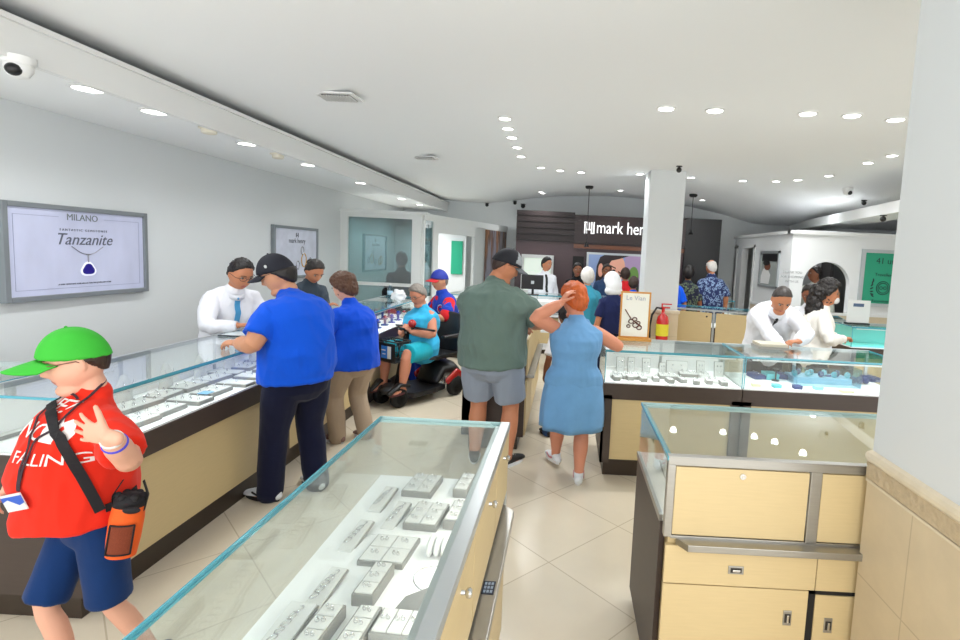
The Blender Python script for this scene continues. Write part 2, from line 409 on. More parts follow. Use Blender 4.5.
mb.box(e0.x + 6 * bw, e0.x + 9 * bw, SY - .09, SY - .06, e1.z, e1.z + H_ * .06); mb.box(e0.x + 4 * bw, e0.x + 5 * bw, SY - .09, SY - .06, e1.z + H_ * .4, e1.z + H_ * .95)
obj('emblem', mb, SIGNW, sg_)
# portrait light box
p0, p1 = P(587, 252, 10.1), P(643, 252, 10.1); z0_ = P(587, 301, 10.1).z
def flatface(name, pts, y, m, parent, dz=0):
    mb = MB(); q = [(p[0], p[1]) for p in pts]
    M = frame_matrix((0, y, 0), (1, 0, 0), (0, 0, 1)); mb.prism(q, 0, .004, M); return obj(name, mb, m, parent)
lb = thing('portrait_light_box', (p0.x, 10.1, z0_), 'framed light box photo of a smiling face, on the plum back wall', 'poster')
mb = MB(); mb.box(p0.x, p1.x, 10.08, 10.19, z0_, p0.z); obj('frame', mb, SATIN, lb)
X0, X1, Z0, Z1 = p0.x + .04, p1.x - .04, z0_ + .04, p0.z - .04
def Q(u, v):
    u, v = min(1, max(0, u)), min(1, max(0, v)); return (X0 + (X1 - X0) * u, Z0 + (Z1 - Z0) * v)
def poster_emit(name, c, s=.35): return mat(name, c, .4, emit=c, estr=s)
def blob(cx, cy, rx, ry, n=20, rot=0, sq=1):
    out = []
    for k in range(n):
        a = 2 * pi * k / n; x = rx * cos(a); y = ry * sin(a)
        out.append(Q(cx + x * cos(rot) - y * sin(rot), cy + x * sin(rot) + y * cos(rot)))
    return out
lay = [('picture_ground', [Q(0, 0), Q(1, 0), Q(1, 1), Q(0, 1)], (120, 140, 178)), ('picture_sky', [Q(.72, .25), Q(1, .2), Q(1, 1), Q(.7, 1)], (150, 128, 160)),
       ('picture_foliage', blob(.88, .55, .1, .22), (92, 128, 60)), ('picture_shade', blob(.88, .3, .12, .22), (48, 56, 50)),
       ('picture_face', blob(.48, .58, .2, .42, rot=-.3), (206, 152, 130)),
       ('picture_hair', [Q(.14, .2), Q(.16, .75), Q(.22, .95), Q(.3, 1), Q(.78, 1), Q(.6, .93), Q(.44, .88), Q(.34, .7), Q(.31, .5), Q(.3, .2)], (34, 24, 26)), ('picture_ear', blob(.24, .66, .05, .15), (206, 148, 126)),
       ('picture_brow', [Q(.43, .78), Q(.53, .73), Q(.53, .70), Q(.43, .75)], (60, 36, 32)), ('picture_eye', blob(.49, .66, .035, .03), (40, 26, 28)),
       ('picture_brow', [Q(.58, .66), Q(.66, .6), Q(.66, .57), Q(.58, .63)], (60, 36, 32)), ('picture_eye', blob(.62, .55, .03, .03), (40, 26, 28)),
       ('picture_lips', blob(.47, .36, .06, .03, rot=-.3), (168, 70, 72)), ('picture_sleeve', [Q(.62, 0), Q(.75, 0), Q(.74, .3), Q(.68, .4), Q(.62, .3)], (142, 38, 46))]
for i, (n_, pts, c) in enumerate(lay):
    flatface(n_, pts, 10.078 - .002 * i, poster_emit('lb_%d' % i, c), lb)
# lit niche behind the far salesman
q0, q1, q2 = P(522, 254, 10.15), P(554, 254, 10.15), P(522, 292, 10.15)
lm = thing('lit_wall_showcase', (q0.x, 10.1, q2.z), 'white framed lit wall showcase behind the far salesman', 'showcase')
mb = MB(); mb.box(q0.x, q1.x, 10.08, 10.19, q0.z - .07, q0.z); mb.box(q0.x, q0.x + .05, 10.1, 10.19, q2.z, q0.z); mb.box(q1.x - .05, q1.x, 10.1, 10.19, q2.z, q0.z); mb.box(q0.x, q1.x, 10.1, 10.19, q2.z, q2.z + .05)
obj('frame', mb, TRIMW, lm)
obj('back_panel', MB().box(q0.x + .05, q1.x - .05, 10.17, 10.19, q2.z + .05, q0.z - .07), mat('lit_panel', (205, 215, 205), .4, emit=(220, 232, 220), estr=.5), lm)
for k in range(2): obj('shelf', MB().box(q0.x + .05, q1.x - .05, 10.10, 10.17, q2.z + .2 + .22 * k, q2.z + .21 + .22 * k), GLASS, lm)
# dark doorway beside it
d0, d1 = P(573, 256), P(584, 256)
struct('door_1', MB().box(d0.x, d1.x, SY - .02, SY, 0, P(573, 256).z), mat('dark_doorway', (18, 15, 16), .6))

# ------------------------------------------------------------------ ceiling fixtures
def lamp_fixture(x, y, z, r, label, group, spot=40, on=True):
    t = thing('recessed_downlight', (x, y, z), label, 'ceiling light', group)
    mb = MB(); mb.lathe([(r * 1.32, 0), (r * 1.3, -.008), (r * 1.05, -.012), (r, -.004), (r, .0)], (x, y, z), 24); autosmooth(obj('rim', mb, TRIMW, t))
    mb = MB(); mb.lathe([(r * .98, -.002), (r * .9, -.008), (r * .5, -.011), (.001, -.012)], (x, y, z), 24)
    autosmooth(obj('diffuser', mb, LAMP if on else TRIMW, t))
    if on:
        L = bpy.data.lights.new('downlight', 'SPOT'); L.energy = spot; L.spot_size = radians(150); L.spot_blend = .8; L.shadow_soft_size = r * .9
        L.color = (.975, .988, 1)
        lo_ = bpy.data.objects.new('downlight', L); COL.objects.link(lo_); lo_.location = (0, 0, -.03); lo_.parent = t
    return t
SPW, SOF = 30, 15
ys = [onz(97, 88, 2.46).y, onz(160, 111, 2.46).y, onz(248, 143, 2.46).y, onz(306, 164, 2.46).y, onz(353, 182, 2.46).y]
for k, y in enumerate([1.0, 1.9] + ys):
    nm = {0: 'first, beyond the left picture edge', 1: 'just beyond the left picture edge'}.get(k)
    lamp_fixture(-2.605, y, 2.46, .062, 'bright recessed downlight in the left soffit, ' + (nm or ORD[k - 2] + ' visible from the left picture edge'), 'soffit downlights over the left counter', SOF)
rows = [((505, 118), 'topmost'), ((508, 128), 'second'), ((512, 137), 'third'), ((517, 147), 'fourth'), ((521, 156), 'lowest')]
for (px, py), w in rows:
    p = onz(px, py, 2.9); lamp_fixture(p.x, p.y, ceil_z(p.x, p.y), .05, 'round ceiling downlight, %s in the short line left of the column' % w, 'downlights in a line left of the column', SPW)
for k, (px, py) in enumerate([(666, 108), (715, 110), (808, 113), (852, 115), (896, 119)]):
    p = onz(px, py, 2.9); lamp_fixture(p.x, p.y, ceil_z(p.x, p.y), .06, 'large round ceiling downlight, %s from left in the front row' % ['first', 'second', 'third', 'fourth', 'fifth'][k], 'front row of ceiling downlights', SPW)
for k, (px, py) in enumerate([(541, 168), (560, 171), (581, 173), (640, 175), (691, 178), (743, 180), (776, 180), (798, 179), (829, 176), (868, 164), (892, 157)]):
    p = onz(px, py, 2.88); lamp_fixture(p.x, p.y, ceil_z(p.x, p.y), .05, 'small round ceiling downlight in the far curved row, %s from left' % ['first', 'second', 'third', 'fourth', 'fifth', 'sixth', 'seventh', 'eighth', 'ninth', 'tenth', 'last'][k], 'curved far row of ceiling downlights', 24)
for k, (px, py, w) in enumerate([(541, 190, 'upper of two above the slatted panel'), (543, 194, 'lower of two above the slatted panel'), (620, 199, 'above the shop sign, left of the column'), (702, 204, 'near the pendant right of the column'), (834, 196, 'left of the dome camera at right')]):
    p = onz(px, py, 2.86 if k < 2 else 2.8)
    y = min(p.y, 10.0 if k < 2 else 9.6); p = p * (y / p.y); lamp_fixture(p.x, y, ceil_z(p.x, y), .045, 'small ceiling downlight %s' % w, 'rearmost ceiling downlights', 20)
# extra lamps over the shop behind the camera (same fixtures, outside the frame)
for k, (x, y) in enumerate([(-.6, .6), (-.6, 2.6), (1.9, .4), (.6, 1.6), (1.9, 2.9)]):
    pass
for k, (x, y, z, w) in enumerate([(-2.7, 8.4, 2.46, 'nearer the glass partition'), (-2.7, 9.4, 2.46, 'nearer its back wall')]):
    lamp_fixture(x, y, z, .06, 'ceiling lamp in the rear left room, %s' % w, 'lamps in the rear left room', 90)
lamp_fixture(4.0, 8.45, 2.195, .05, 'added lamp brightening the booth behind the arch', None, 14)  # added fill lamp, lifts the view through the arch
# unlit puck fixtures, vents, cameras
for (px, py, w) in [(209, 128, 'between the second and third lamps'), (278, 154, 'between the third and fourth lamps')]:
    p = onz(px, py, 2.46); t = thing('smoke_detector', (p.x, p.y, 2.46), 'round unlit cream detector under the left soffit, %s' % w, 'detector', 'detectors under the left soffit')
    mb = MB(); mb.lathe([(.065, 0), (.065, -.008), (.05, -.012), (.048, -.035), (.035, -.042), (.001, -.043)], (p.x, p.y, 2.46)); autosmooth(obj('housing', mb, mat('cream_plastic', (222, 216, 198), .5), t))
def vent(px, py, w, l, label):
    p = onz(px, py, 2.8); cz = ceil_z(p.x, p.y) - .004; t = thing('ceiling_vent', (p.x, p.y, cz), label, 'vent')
    mb = MB(); mb.box(p.x - l, p.x + l, p.y - w, p.y + w, cz - .012, cz); obj('frame', mb, TRIMW, t, bevel=.003)
    mb = MB(); mb.box(p.x - l * .78, p.x + l * .78, p.y - w * .72, p.y + w * .72, cz - .016, cz - .011); obj('backing', mb, mat('vent_gap_shade', (60, 60, 60), .8), t)  # dark plate stands in for the shade between the slats
    mb = MB(); nsl = 12
    for k in range(nsl):
        x = p.x - l * .76 + 2 * l * .76 * k / (nsl - 1); mb.box(x - .0025, x + .0025, p.y - w * .72, p.y + w * .72, cz - .026, cz - .014)
    obj('slats', mb, TRIMW, t)
vent(338, 93, .11, .15, 'white slatted air vent in the ceiling nearest the left soffit')
vent(425, 155, .10, .14, 'smaller looking white air vent further back on the ceiling')
def dome(px, py, z, s, label, col=None, fix=None):
    p = fix or onz(px, py, z); t = thing('security_camera', (p[0], p[1], z), label, 'camera')
    mb = MB(); mb.lathe([(.055 * s, 0), (.055 * s, -.02 * s), (.05 * s, -.03 * s)], (p[0], p[1], z)); autosmooth(obj('base', mb, col or TRIMW, t))
    mb = MB(); mb.lathe([(.045 * s, -.028 * s), (.045 * s, -.05 * s), (.03 * s, -.075 * s), (.001, -.085 * s)], (p[0], p[1], z)); autosmooth(obj('housing', mb, col or TRIMW, t))
    mb = MB(); mb.ell((p[0] + .012 * s, p[1] - .03 * s, z - .055 * s), (.026 * s, .026 * s, .024 * s)); obj('lens', mb, BLACK, t, smooth=True)
dome(18, 57, 2.46, 1.15, 'white turret security camera with dark lens under the left soffit')
def ccam(px, py, y, label, white=False, s=1):
    p = None
    for q in range(200):
        y = 5 + q * .0285; p = ony(px, py, y)
        top = 2.38 if (p.x > 3.75 + (y - 5.4) * .132 and py > 210) else ceil_z(p.x, y)
        if p.z > top - .05 * s: break
    z = p.z; t = thing('security_camera', (p.x, y, z), label, 'camera')
    up = max(top, z + .03 * s)
    if y > 10.6: up = z + .04
    mb = MB(); mb.ell((p.x, y, z), (.035 * s, .035 * s, .035 * s)); obj('housing', mb, BLACK if not white else TRIMW, t, smooth=True)
    mb = MB(); mb.cyl((p.x, y, z), (p.x, y, up), .014 * s); mb.lathe([(.04 * s, -.01), (.04 * s, 0)], (p.x, y, up)); obj('mount', mb, BLACK if not white else TRIMW, t)
ccam(679, 170, 7.2, 'small black dome camera at the top of the middle column')
ccam(487, 205, 10.2, 'black camera hanging at the rear ceiling, left one of three')
ccam(515, 203, 10.2, 'black camera hanging at the rear ceiling above the slatted panel edge')
ccam(523, 206, 10.1, 'black bracket camera at the rear ceiling, right one of three', s=1.3)
p = ony(846, 206, 7.6); dome(846, 206, ceil_z(p.x, 7.6) - .0, 1.3, 'white dome camera on the ceiling above the right booth', fix=(p.x, 7.6))
ccam(864, 203, 7.7, 'black dome camera right of the white one over the booth')
ccam(883, 219, 7.4, 'black dome camera low under the cove beam at right')
# pendant lamps
for (px, y, zend, lb_) in [(588, 9.2, 1.9, 'thin black pendant cord lamp hanging before the shop sign'), (692, 9.2, 2.2, 'thin black pendant lamp hanging before the black panel')]:
    q = ony(px, 215, y); cz = ceil_z(q.x, y); t = thing('pendant_lamp', (q.x, y, cz), lb_, 'lamp')
    mb = MB(); mb.lathe([(.07, 0), (.07, -.03), (.05, -.05), (.001, -.05)], (q.x, y, cz)); autosmooth(obj('canopy', mb, BLACK, t))
    mb = MB(); mb.cyl((q.x, y, cz - .04), (q.x, y, zend), .006); obj('cord', mb, BLACK, t)
    mb = MB(); mb.lathe([(.02, .08), (.03, .04), (.05, 0), (.045, 0), (.001, .03)], (q.x, y, zend - .06)); autosmooth(obj('shade', mb, BLACK, t))

# ------------------------------------------------------------------ posters on the left wall
SATN = mat('satin_poster', (188, 192, 216), .35, var=.2, vscale=2.5, stretch=(1, 2.2, 1), emit=(206, 212, 234), estr=.06)
INK = mat('poster_ink', (92, 96, 112), .5)
def wallM(y, z, x=-3.37): return frame_matrix((x, y, z), (0, 1, 0), (0, 0, 1))
def wall_poster(name, y0, y1, z0, z1, label):
    t = thing(name, (-3.4, (y0 + y1) / 2, z0), label, 'poster')
    mb = MB(); f = .032
    mb.box(-3.4, -3.355, y0, y0 + f, z0, z1); mb.box(-3.4, -3.355, y1 - f, y1, z0, z1); mb.box(-3.4, -3.355, y0 + f, y1 - f, z0, z0 + f); mb.box(-3.4, -3.355, y0 + f, y1 - f, z1 - f, z1)
    obj('frame', mb, mat('grey_poster_frame', (132, 138, 142), .4, .3), t, bevel=.004)
    return t
t = wall_poster('tanzanite_poster', 3.06, 4.13, 1.24, 1.86, 'wide lilac satin gemstone poster reading Tanzanite, on the left wall')
obj('print', MB().box(-3.4, -3.372, 3.09, 4.10, 1.27, 1.83), SATN, t)
T = mat('pale_rule', (150, 156, 186), .5)
mb = MB()
for y0, y1, z0, z1 in ((3.13, 3.42, 1.782, 1.785), (3.76, 4.06, 1.782, 1.785), (3.13, 4.06, 1.308, 1.311), (3.13, 3.133, 1.308, 1.785), (4.057, 4.06, 1.308, 1.785)): mb.box(-3.372, -3.3705, y0, y1, z0, z1)
obj('rule', mb, T, t)
text_obj('brand_lettering', 'MILANO', .062, wallM(3.59, 1.785), mat('brand_ink', (110, 118, 120), .5), t)
text_obj('tagline', 'F A N T A S T I C   G E M S T O N E S', .022, wallM(3.6, 1.70), INK, t)
text_obj('title_lettering', 'Tanzanite', .11, wallM(3.6, 1.635), INK, t, shear=.35)
text_obj('small_print', 'A RARE GEMSTONE AVAILABLE AT THIS FINE JEWELLERY STORE', .014, wallM(3.6, 1.335), INK, t)
mb = MB(); R3 = [(3.62 + .058 * cos(a) * (1 + .12 * cos(3 * (a - pi / 2))), 1.43 + .05 * sin(a) * (1 + .12 * cos(3 * (a - pi / 2)))) for a in [2 * pi * k / 24 for k in range(24)]]
M = frame_matrix((-3.371, 0, 0), (0, 1, 0), (0, 0, 1)); mb.prism(R3, 0, .002, M); obj('pendant_halo', mb, mat('halo', (225, 228, 240), .2, emit=(230, 232, 245), estr=.3), t)
mb = MB(); mb.prism([((y - 3.62) * .74 + 3.62, (z - 1.43) * .74 + 1.43) for y, z in R3], .002, .005, M); obj('pendant_gem', mb, mat('tanzanite', (44, 30, 128), .15, coat=.7), t)
mb = MB(); mb.tube([(-3.368, 3.50, 1.59), (-3.368, 3.56, 1.55), (-3.368, 3.62, 1.53), (-3.368, 3.68, 1.55), (-3.368, 3.74, 1.59)], .0025, 6); mb.cyl((-3.368, 3.62, 1.535), (-3.368, 3.62, 1.48), .004); mb.cyl((-3.368, 3.605, 1.535), (-3.368, 3.635, 1.535), .004)
obj('chain', mb, mat('chain_grey', (150, 150, 160), .3, .6), t)
t = wall_poster('watch_poster', 5.93, 6.98, 1.24, 1.875, 'square pale poster of gold rings behind the blue shirts, on the left wall')
obj('print', MB().box(-3.4, -3.372, 5.96, 6.95, 1.27, 1.845), mat('pale_floral_print', (190, 194, 208), .4, var=.3, vscale=7, emit=(214, 218, 228), estr=.06), t)
text_obj('brand_lettering', 'mark henry', .085, wallM(6.46, 1.70), mat('ink_dark', (70, 74, 84), .5), t)
mb = MB(); mb.box(-3.372, -3.37, 6.43, 6.445, 1.745, 1.80); mb.box(-3.372, -3.37, 6.475, 6.49, 1.745, 1.80); mb.box(-3.372, -3.37, 6.445, 6.475, 1.765, 1.775); obj('emblem', mb, mat('ink_dark', (70, 74, 84)), t)
for (yy, zz, r) in ((6.18, 1.43, .07), (6.26, 1.40, .06), (6.62, 1.46, .085), (6.58, 1.58, .05), (6.47, 1.40, .05), (6.78, 1.44, .05)):
    mb = MB(); mb.tube([(-3.368, yy + r * .7 * cos(a), zz + r * sin(a)) for a in [2 * pi * k / 20 for k in range(21)]], .006, 6); obj('printed_ring', mb, GOLD if r > .055 else SILVER, t)
# ================================================================== DISPLAY COUNTERS
def pane(name, b, parent, lab=None):
    o = obj(name, MB().box(*b), GLASS, parent)
    if lab: o['label'] = lab
    return o
def lock(mbx, p, ax, r=.008, l=.012):
    q = V(p); mbx.cyl(q, q + V(ax) * l, r, r, 12)

def strip_light(x0, x1, y0, y1, z, parent, e):
    """the slim lamp fixed under the top rail of a case"""
    b = MB().box(x0, x1, y0, y1, z, z + .008); o = obj('light_strip', b, TRIMW, parent)
    L = bpy.data.lights.new('case_light', 'AREA'); L.shape = 'RECTANGLE'; L.size = abs(x1 - x0); L.size_y = abs(y1 - y0); L.energy = e; L.color = (.96, .98, 1)
    lo_ = bpy.data.objects.new('case_light', L); COL.objects.link(lo_); r = root_of(parent)
    lo_.location = V(((x0 + x1) / 2, (y0 + y1) / 2, z - .003)) - r.location; lo_.parent = r

# ---- foreground case (glass faces left and far end, doors on the right)
x0, x1, y0, y1 = -.735, -.205, .32, 2.075
fg = thing('display_case', ((x0 + x1) / 2, (y0 + y1) / 2, 0), 'long glass-topped jewellery case with grey metal rail filling the foreground', 'display case', 'jewellery display cases')
obj('carcass', MB().box(x0 + .012, x1 - .012, y0 + .01, y1 - .012, .1, .735), BROWN, fg)
obj('toe_kick', MB().box(x0 + .06, x1 - .05, y0 + .05, y1 - .05, 0, .1), TOE, fg)
obj('display_deck', MB().box(x0 + .006, x1 - .02, y0 + .01, y1 - .006, .735, .752), DECK, fg)
pane('front_glass', (x0, x0 + .006, y0, y1, .752, .988), fg); pane('end_glass', (x0 + .006, x1 - .012, y1 - .006, y1, .752, .988), fg)
pane('end_glass', (x0 + .006, x1 - .012, y0, y0 + .006, .752, .988), fg); pane('top_glass', (x0, x1 - .034, y0, y1, .990, .998), fg)
mb = MB(); mb.box(x0 - .0035, x0 + .0005, y0, y1, .988, .9995); mb.box(x0, x0 + .004, y0, y1, .984, .990); obj('front_glass_edge', mb, EDGE, fg)
mb = MB(); mb.box(x0, x1 - .03, y1 - .0005, y1 + .003, .988, .9995); mb.box(x0, x1 - .03, y1 - .016, y1, .980, .989); obj('end_glass_edge', mb, EDGEL, fg)
mb = MB(); mb.box(x1 - .036, x1 + .002, y0, y1 + .003, .972, 1.002); mb.box(x1 - .012, x1, y1 - .03, y1, .1, .975); mb.box(x1 - .055, x1 - .034, y0, y1, .980, .989); obj('metal_rail', mb, SATIN, fg, bevel=.003)
ysd = [2.06, 1.70, 1.28, .86, .44]
for k in range(4):
    a, b = ysd[k + 1], ysd[k]
    d_ = obj('door', MB().box(x1 - .014, x1 + .001, a + .003, b - .003, .722, .968), BEIGE, fg, bevel=.001)
    mb = MB(); yk = b - .17; M = Matrix.Translation((x1, yk, .925)) @ Matrix.Rotation(pi / 2, 4, 'Y')
    mb.lathe([(.006, 0), (.005, .01), (.011, .014), (.012, .02), (.008, .025), (.001, .026)], (0, 0, 0), 16, M); autosmooth(obj('knob', mb, CHROME, d_))
    obj('lower_door', MB().box(x1 - .014, x1 + .001, a + .003, b - .003, .12, .655), BEIGE, fg, bevel=.001)
mb = MB(); mb.prism([(x1 - .01, 1.99), (x1 + .045, 1.93), (x1 + .045, .4), (x1 - .01, .4)], .668, .700); led = obj('pull_out_ledge', mb, METAL, fg, bevel=.003)
M = Matrix.Translation((x1 + .018, 1.46, .7005))
mb = MB(); mb.box(-.018, .018, -.03, .03, 0, .001, M); st = obj('sticker', mb, mat('sticker_dark', (34, 44, 66), .4), led)
mb = MB()
for k in range(3):
    for j in range(3): mb.box(-.014 + j * .01, -.007 + j * .01, -.024 + k * .018, -.012 + k * .018, .001, .0016, M)
obj('sticker_print', mb, mat('sticker_pale', (150, 168, 190), .4), st)
strip_light(x1 - .05, x1 - .03, y0 + .1, y1 - .1, .965, fg, 2.4)

# ---- rear-right case, seen from its service side
x0, x1, y0, y1 = .395, 1.80, 1.80, 2.48
rc = thing('display_case', ((x0 + x1) / 2, (y0 + y1) / 2, 0), 'jewellery case seen from its beige service side, right of the aisle against the pier', 'display case', 'jewellery display cases')
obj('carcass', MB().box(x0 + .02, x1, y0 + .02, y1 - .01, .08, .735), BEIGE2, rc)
obj('side_panel', MB().box(x0 - .004, x0 + .016, y0 + .06, y1, .05, .728), BROWN, rc)['label'] = 'dark brown side panel'
obj('toe_kick', MB().box(x0 + .03, x1, y0 + .05, y1 - .03, 0, .08), TOE, rc)
obj('display_deck', MB().box(x0 + .004, x1 - .01, y0 + .03, y1 - .004, .735, .752), DECK, rc)
mb = MB(); mb.box(x0 - .008, x0 + .006, y0 + .06, y1 + .004, .728, .752); obj('deck_rim', mb, METAL, rc)
pane('front_glass', (x0 + .006, x1, y1 - .006, y1, .752, .988), rc); pane('end_glass', (x0, x0 + .006, y0 + .03, y1, .752, .988), rc)
pane('top_glass', (x0, x1, y0 + .028, y1, .990, .998), rc)
mb = MB(); mb.box(x0 - .004, x0 + .0005, y0, y1, .986, .9995); mb.box(x0, x0 + .02, y0 + .03, y1, .981, .989); obj('glass_edge', mb, EDGE, rc)
mb = MB(); mb.box(x0, x1, y1 - .0005, y1 + .003, .988, .9995); mb.box(x0, x1, y1 - .02, y1, .980, .989); obj('front_glass_edge', mb, EDGEL, rc)
mb = MB(); mb.box(x0, x1, y0, y0 + .03, .968, 1.001); mb.box(x0, x0 + .028, y0, y0 + .03, .70, .968); mb.box(.905, .945, y0, y0 + .03, .70, .968)
mb.box(x0, x1, y0 - .003, y0 + .005, .998, 1.002); obj('metal_frame', mb, METAL, rc, bevel=.002)
for a, b in ((.425, .902), (.948, 1.40), (1.41, 1.79)):
    d_ = obj('drop_door', MB().box(a, b, y0 + .006, y0 + .02, .708, .962), BEIGE, rc, bevel=.0015)
    mb = MB(); c_ = V(((a + b) / 2 if a < .9 else a + .2, y0 + .006, .938)); mb.cyl(c_, c_ + V((0, -.006, 0)), .011, .011, 20); mb.box(c_.x - .0015, c_.x + .0015, c_.y - .008, c_.y - .005, c_.z - .006, c_.z + .006); obj('lock', mb, CHROME, d_)
mb = MB(); M = Matrix(((0, 1, 0, 0), (1, 0, 0, 0), (0, 0, 1, 0), (0, 0, 0, 1)))
mb.prism([(.44, y0 + .005), (.475, y0 - .045), (1.30, y0 - .045), (1.30, y0 + .005)], .672, .697); mb.box(.42, 1.7, y0, y0 + .02, .695, .706); obj('pull_out_ledge', mb, METAL, rc, bevel=.002)
def recess_handle(p, horiz, parent):
    x, z = p; w, h = (.028, .015) if horiz else (.015, .028)
    mb = MB(); mb.box(x - w, x + w, y0 - .003, y0 + .002, z - h, z + h); h_ = obj('handle', mb, METAL, parent, bevel=.002)
    mb = MB(); mb.box(x - w * .72, x + w * .72, y0 - .004, y0 - .002, z - h * .6, z + h * .6); obj('handle_recess_shade', mb, mat('recess_shade', (58, 54, 48), .5, .4), h_)  # dark plate, its colour gives the shade of a recess
    mb = MB(); a = w * .5 if horiz else .004; b = .004 if horiz else h * .5
    mb.box(x - a, x + a, y0 - .009, y0 - .004, z - b, z + b); obj('latch', mb, CHROME, h_, bevel=.001)
dr = obj('drawer', MB().box(.405, .955, y0 + .001, y0 + .02, .525, .668), BEIGE, rc, bevel=.001); recess_handle((.665, .588), True, dr)
obj('drawer', MB().box(.958, 1.44, y0 + .001, y0 + .02, .525, .668), BEIGE, rc, bevel=.001)
dr = obj('door', MB().box(.405, .935, y0 + .001, y0 + .02, .10, .521), BEIGE, rc, bevel=.001); recess_handle((.865, .415), False, dr)
dr = obj('door', MB().box(.962, 1.43, y0 + .001, y0 + .02, .10, .508), BEIGE, rc, bevel=.001); recess_handle((1.015, .395), False, dr)
mb = MB(); mb.box(.937, .961, y0 + .004, y0 + .016, .10, .521); mb.box(.937, 1.43, y0 + .004, y0 + .016, .509, .523); obj('door_gap_shade', mb, mat('gap_shade', (20, 18, 16), .8), rc)  # near-black strips painted as the shade between the doors
strip_light(x0 + .1, x1 - .1, y0 + .035, y0 + .05, .962, rc, 1.2)

# ---- generic counter, customer side on one face; built in own frame: u along the front, v depth (0 = front), then mapped
def counter(label, org, udir, L, D, units=1, blueish=False, ends=(True, True), end_mat=None, light=3, deckz=.75, post=.06, back_doors=False, name='display_counter', panel=None):
    u = V((udir[0], udir[1], 0)).normalized(); v = V((-u.y, u.x, 0)); O = V((org[0], org[1], 0))
    M = Matrix(((u.x, v.x, 0, O.x), (u.y, v.y, 0, O.y), (0, 0, 1, 0), (0, 0, 0, 1)))
    c = O + u * L / 2 + v * D / 2
    t = thing(name, (c.x, c.y, 0), label, 'display case', 'jewellery display cases')
    def B(mb, *b): return mb.box(*b, M=M)
    obj('carcass', B(MB(), .01, L - .01, .10, D - .01, .12, deckz - .10), end_mat or BROWN, t)
    mb = MB()
    for k in range(units + 1):
        xc = L * k / units; a = max(0, xc - post); b = min(L, xc + post); B(mb, a, b, .03, .10, .12, deckz - .10)
    B(mb, 0, L, .03, D, deckz - .13, deckz - .01); B(mb, 0, .015, .03, D, .12, deckz - .12); B(mb, L - .015, L, .03, D, .12, deckz - .12)
    obj('dark_band', mb, BROWN, t)
    for k in range(units):
        B(mb := MB(), L * k / units + post + .002, L * (k + 1) / units - post - .002, .055, .10, .14, deckz - .132); obj('front_panel', mb, panel or BEIGE, t)
    obj('toe_kick', B(MB(), .03, L - .03, .09, D - .05, 0, .12), TOE, t)
    obj('display_deck', B(MB(), .003, L - .003, .036, D - .01, deckz - .01, deckz), DECK, t)
    def PB(nm, *b): obj(nm, B(MB(), *b), GLASS, t)
    PB('front_glass', .0, L, .03, .036, deckz, .988); PB('top_glass', 0, L, .03, D, .990, .998)
    if ends[0]: PB('end_glass', 0, .006, .036, D, deckz, .988)
    if ends[1]: PB('end_glass', L - .006, L, .036, D, deckz, .988)
    mb = MB(); B(mb, 0, L, .0265, .0305, .986, .9995); B(mb, 0, L, .03, .042, .981, .989)
    B(mb, -.001, .004, .03, D, .988, .9995); B(mb, L - .004, L + .001, .03, D, .988, .9995)
    for k in range(units + 1):
        xc = min(L - .004, max(.004, L * k / units)); B(mb, xc - .003, xc + .003, .028, .034, deckz, .988)
    obj('glass_edge', mb, EDGE, t)
    mb = MB(); B(mb, 0, L, D - .02, D, .975, 1.0)
    for k in range(units * 2 + 1):
        xc = min(L - .012, max(.012, L * k / units / 2)); B(mb, xc - .011, xc + .011, D - .02, D, deckz, .98)
    obj('rear_rail', mb, SATIN, t)
    if back_doors:
        for k in range(units * 2):
            PB2 = B(MB(), L * k / units / 2 + .013, L * (k + 1) / units / 2 - .013, D - .014, D - .008, deckz, .972); obj('rear_sliding_door', PB2, DECK, t)
    # light strip under the rear rail
    a, b = M @ V((.06, .044, .968)), M @ V((L - .06, .056, .968))
    strip_light(min(a.x, b.x), max(a.x, b.x), min(a.y, b.y), max(a.y, b.y), .966, t, light) if abs(u.x) in (0, 1) else None
    return t, M
EDGEPOST = None
# left run: unit directions so that v points to the staff side (-x)
lc1, _ = counter('near end of the left glass counter, brown end panel behind the boy in red', (-3.38, 2.09), (1, 0), .835, .56, 1, light=5, panel=BROWN)
lc2, _ = counter('long stretch of the left glass counter where the man in blue tee leans', (-1.97, 2.09), (0, 1), 3.15, .56, 2, back_doors=True, light=3.5)
lc3, _ = counter('far stretch of the left glass counter with blue items beside the scooter', (-1.97, 5.245), (0, 1), 1.95, .56, 1, light=3)
# fix the visible brown end filler where the two runs meet
mb = MB(); mb.box(-2.525, -2.0, 2.085, 2.10, .12, .74); obj('end_panel', mb, BROWN, lc2)
mid1, _ = counter('glass counter of white jewellery cards beneath the gold-framed sign', (.32, 3.84), (1, 0), 1.045, .62, 1, back_doors=True, light=1.3, post=.07)
mid2, _ = counter('glass counter of navy and teal items before the salesman in black tie', (1.372, 3.84), (1, 0), 1.25, .62, 1, light=1.3, post=.07)
# case behind the grey shirt man: front towards -x, service side on +x
c2, _ = counter('glass case with brown end beside the man in the grey tee', (-.87, 6.42), (0, -1), 2.1, .56, 2, light=3)
for k in range(4):
    ya = 4.34 + k * .52
    obj('service_door', MB().box(-.312, -.296, ya, ya + .51, .13, .60), BEIGE, c2); obj('service_flap', MB().box(-.312, -.296, ya, ya + .51, .655, .965), BEIGE, c2)
mb = MB(); mb.box(-.31, -.24, 4.42, 6.0, .615, .64); obj('pull_out_ledge', mb, METAL, c2, bevel=.003)
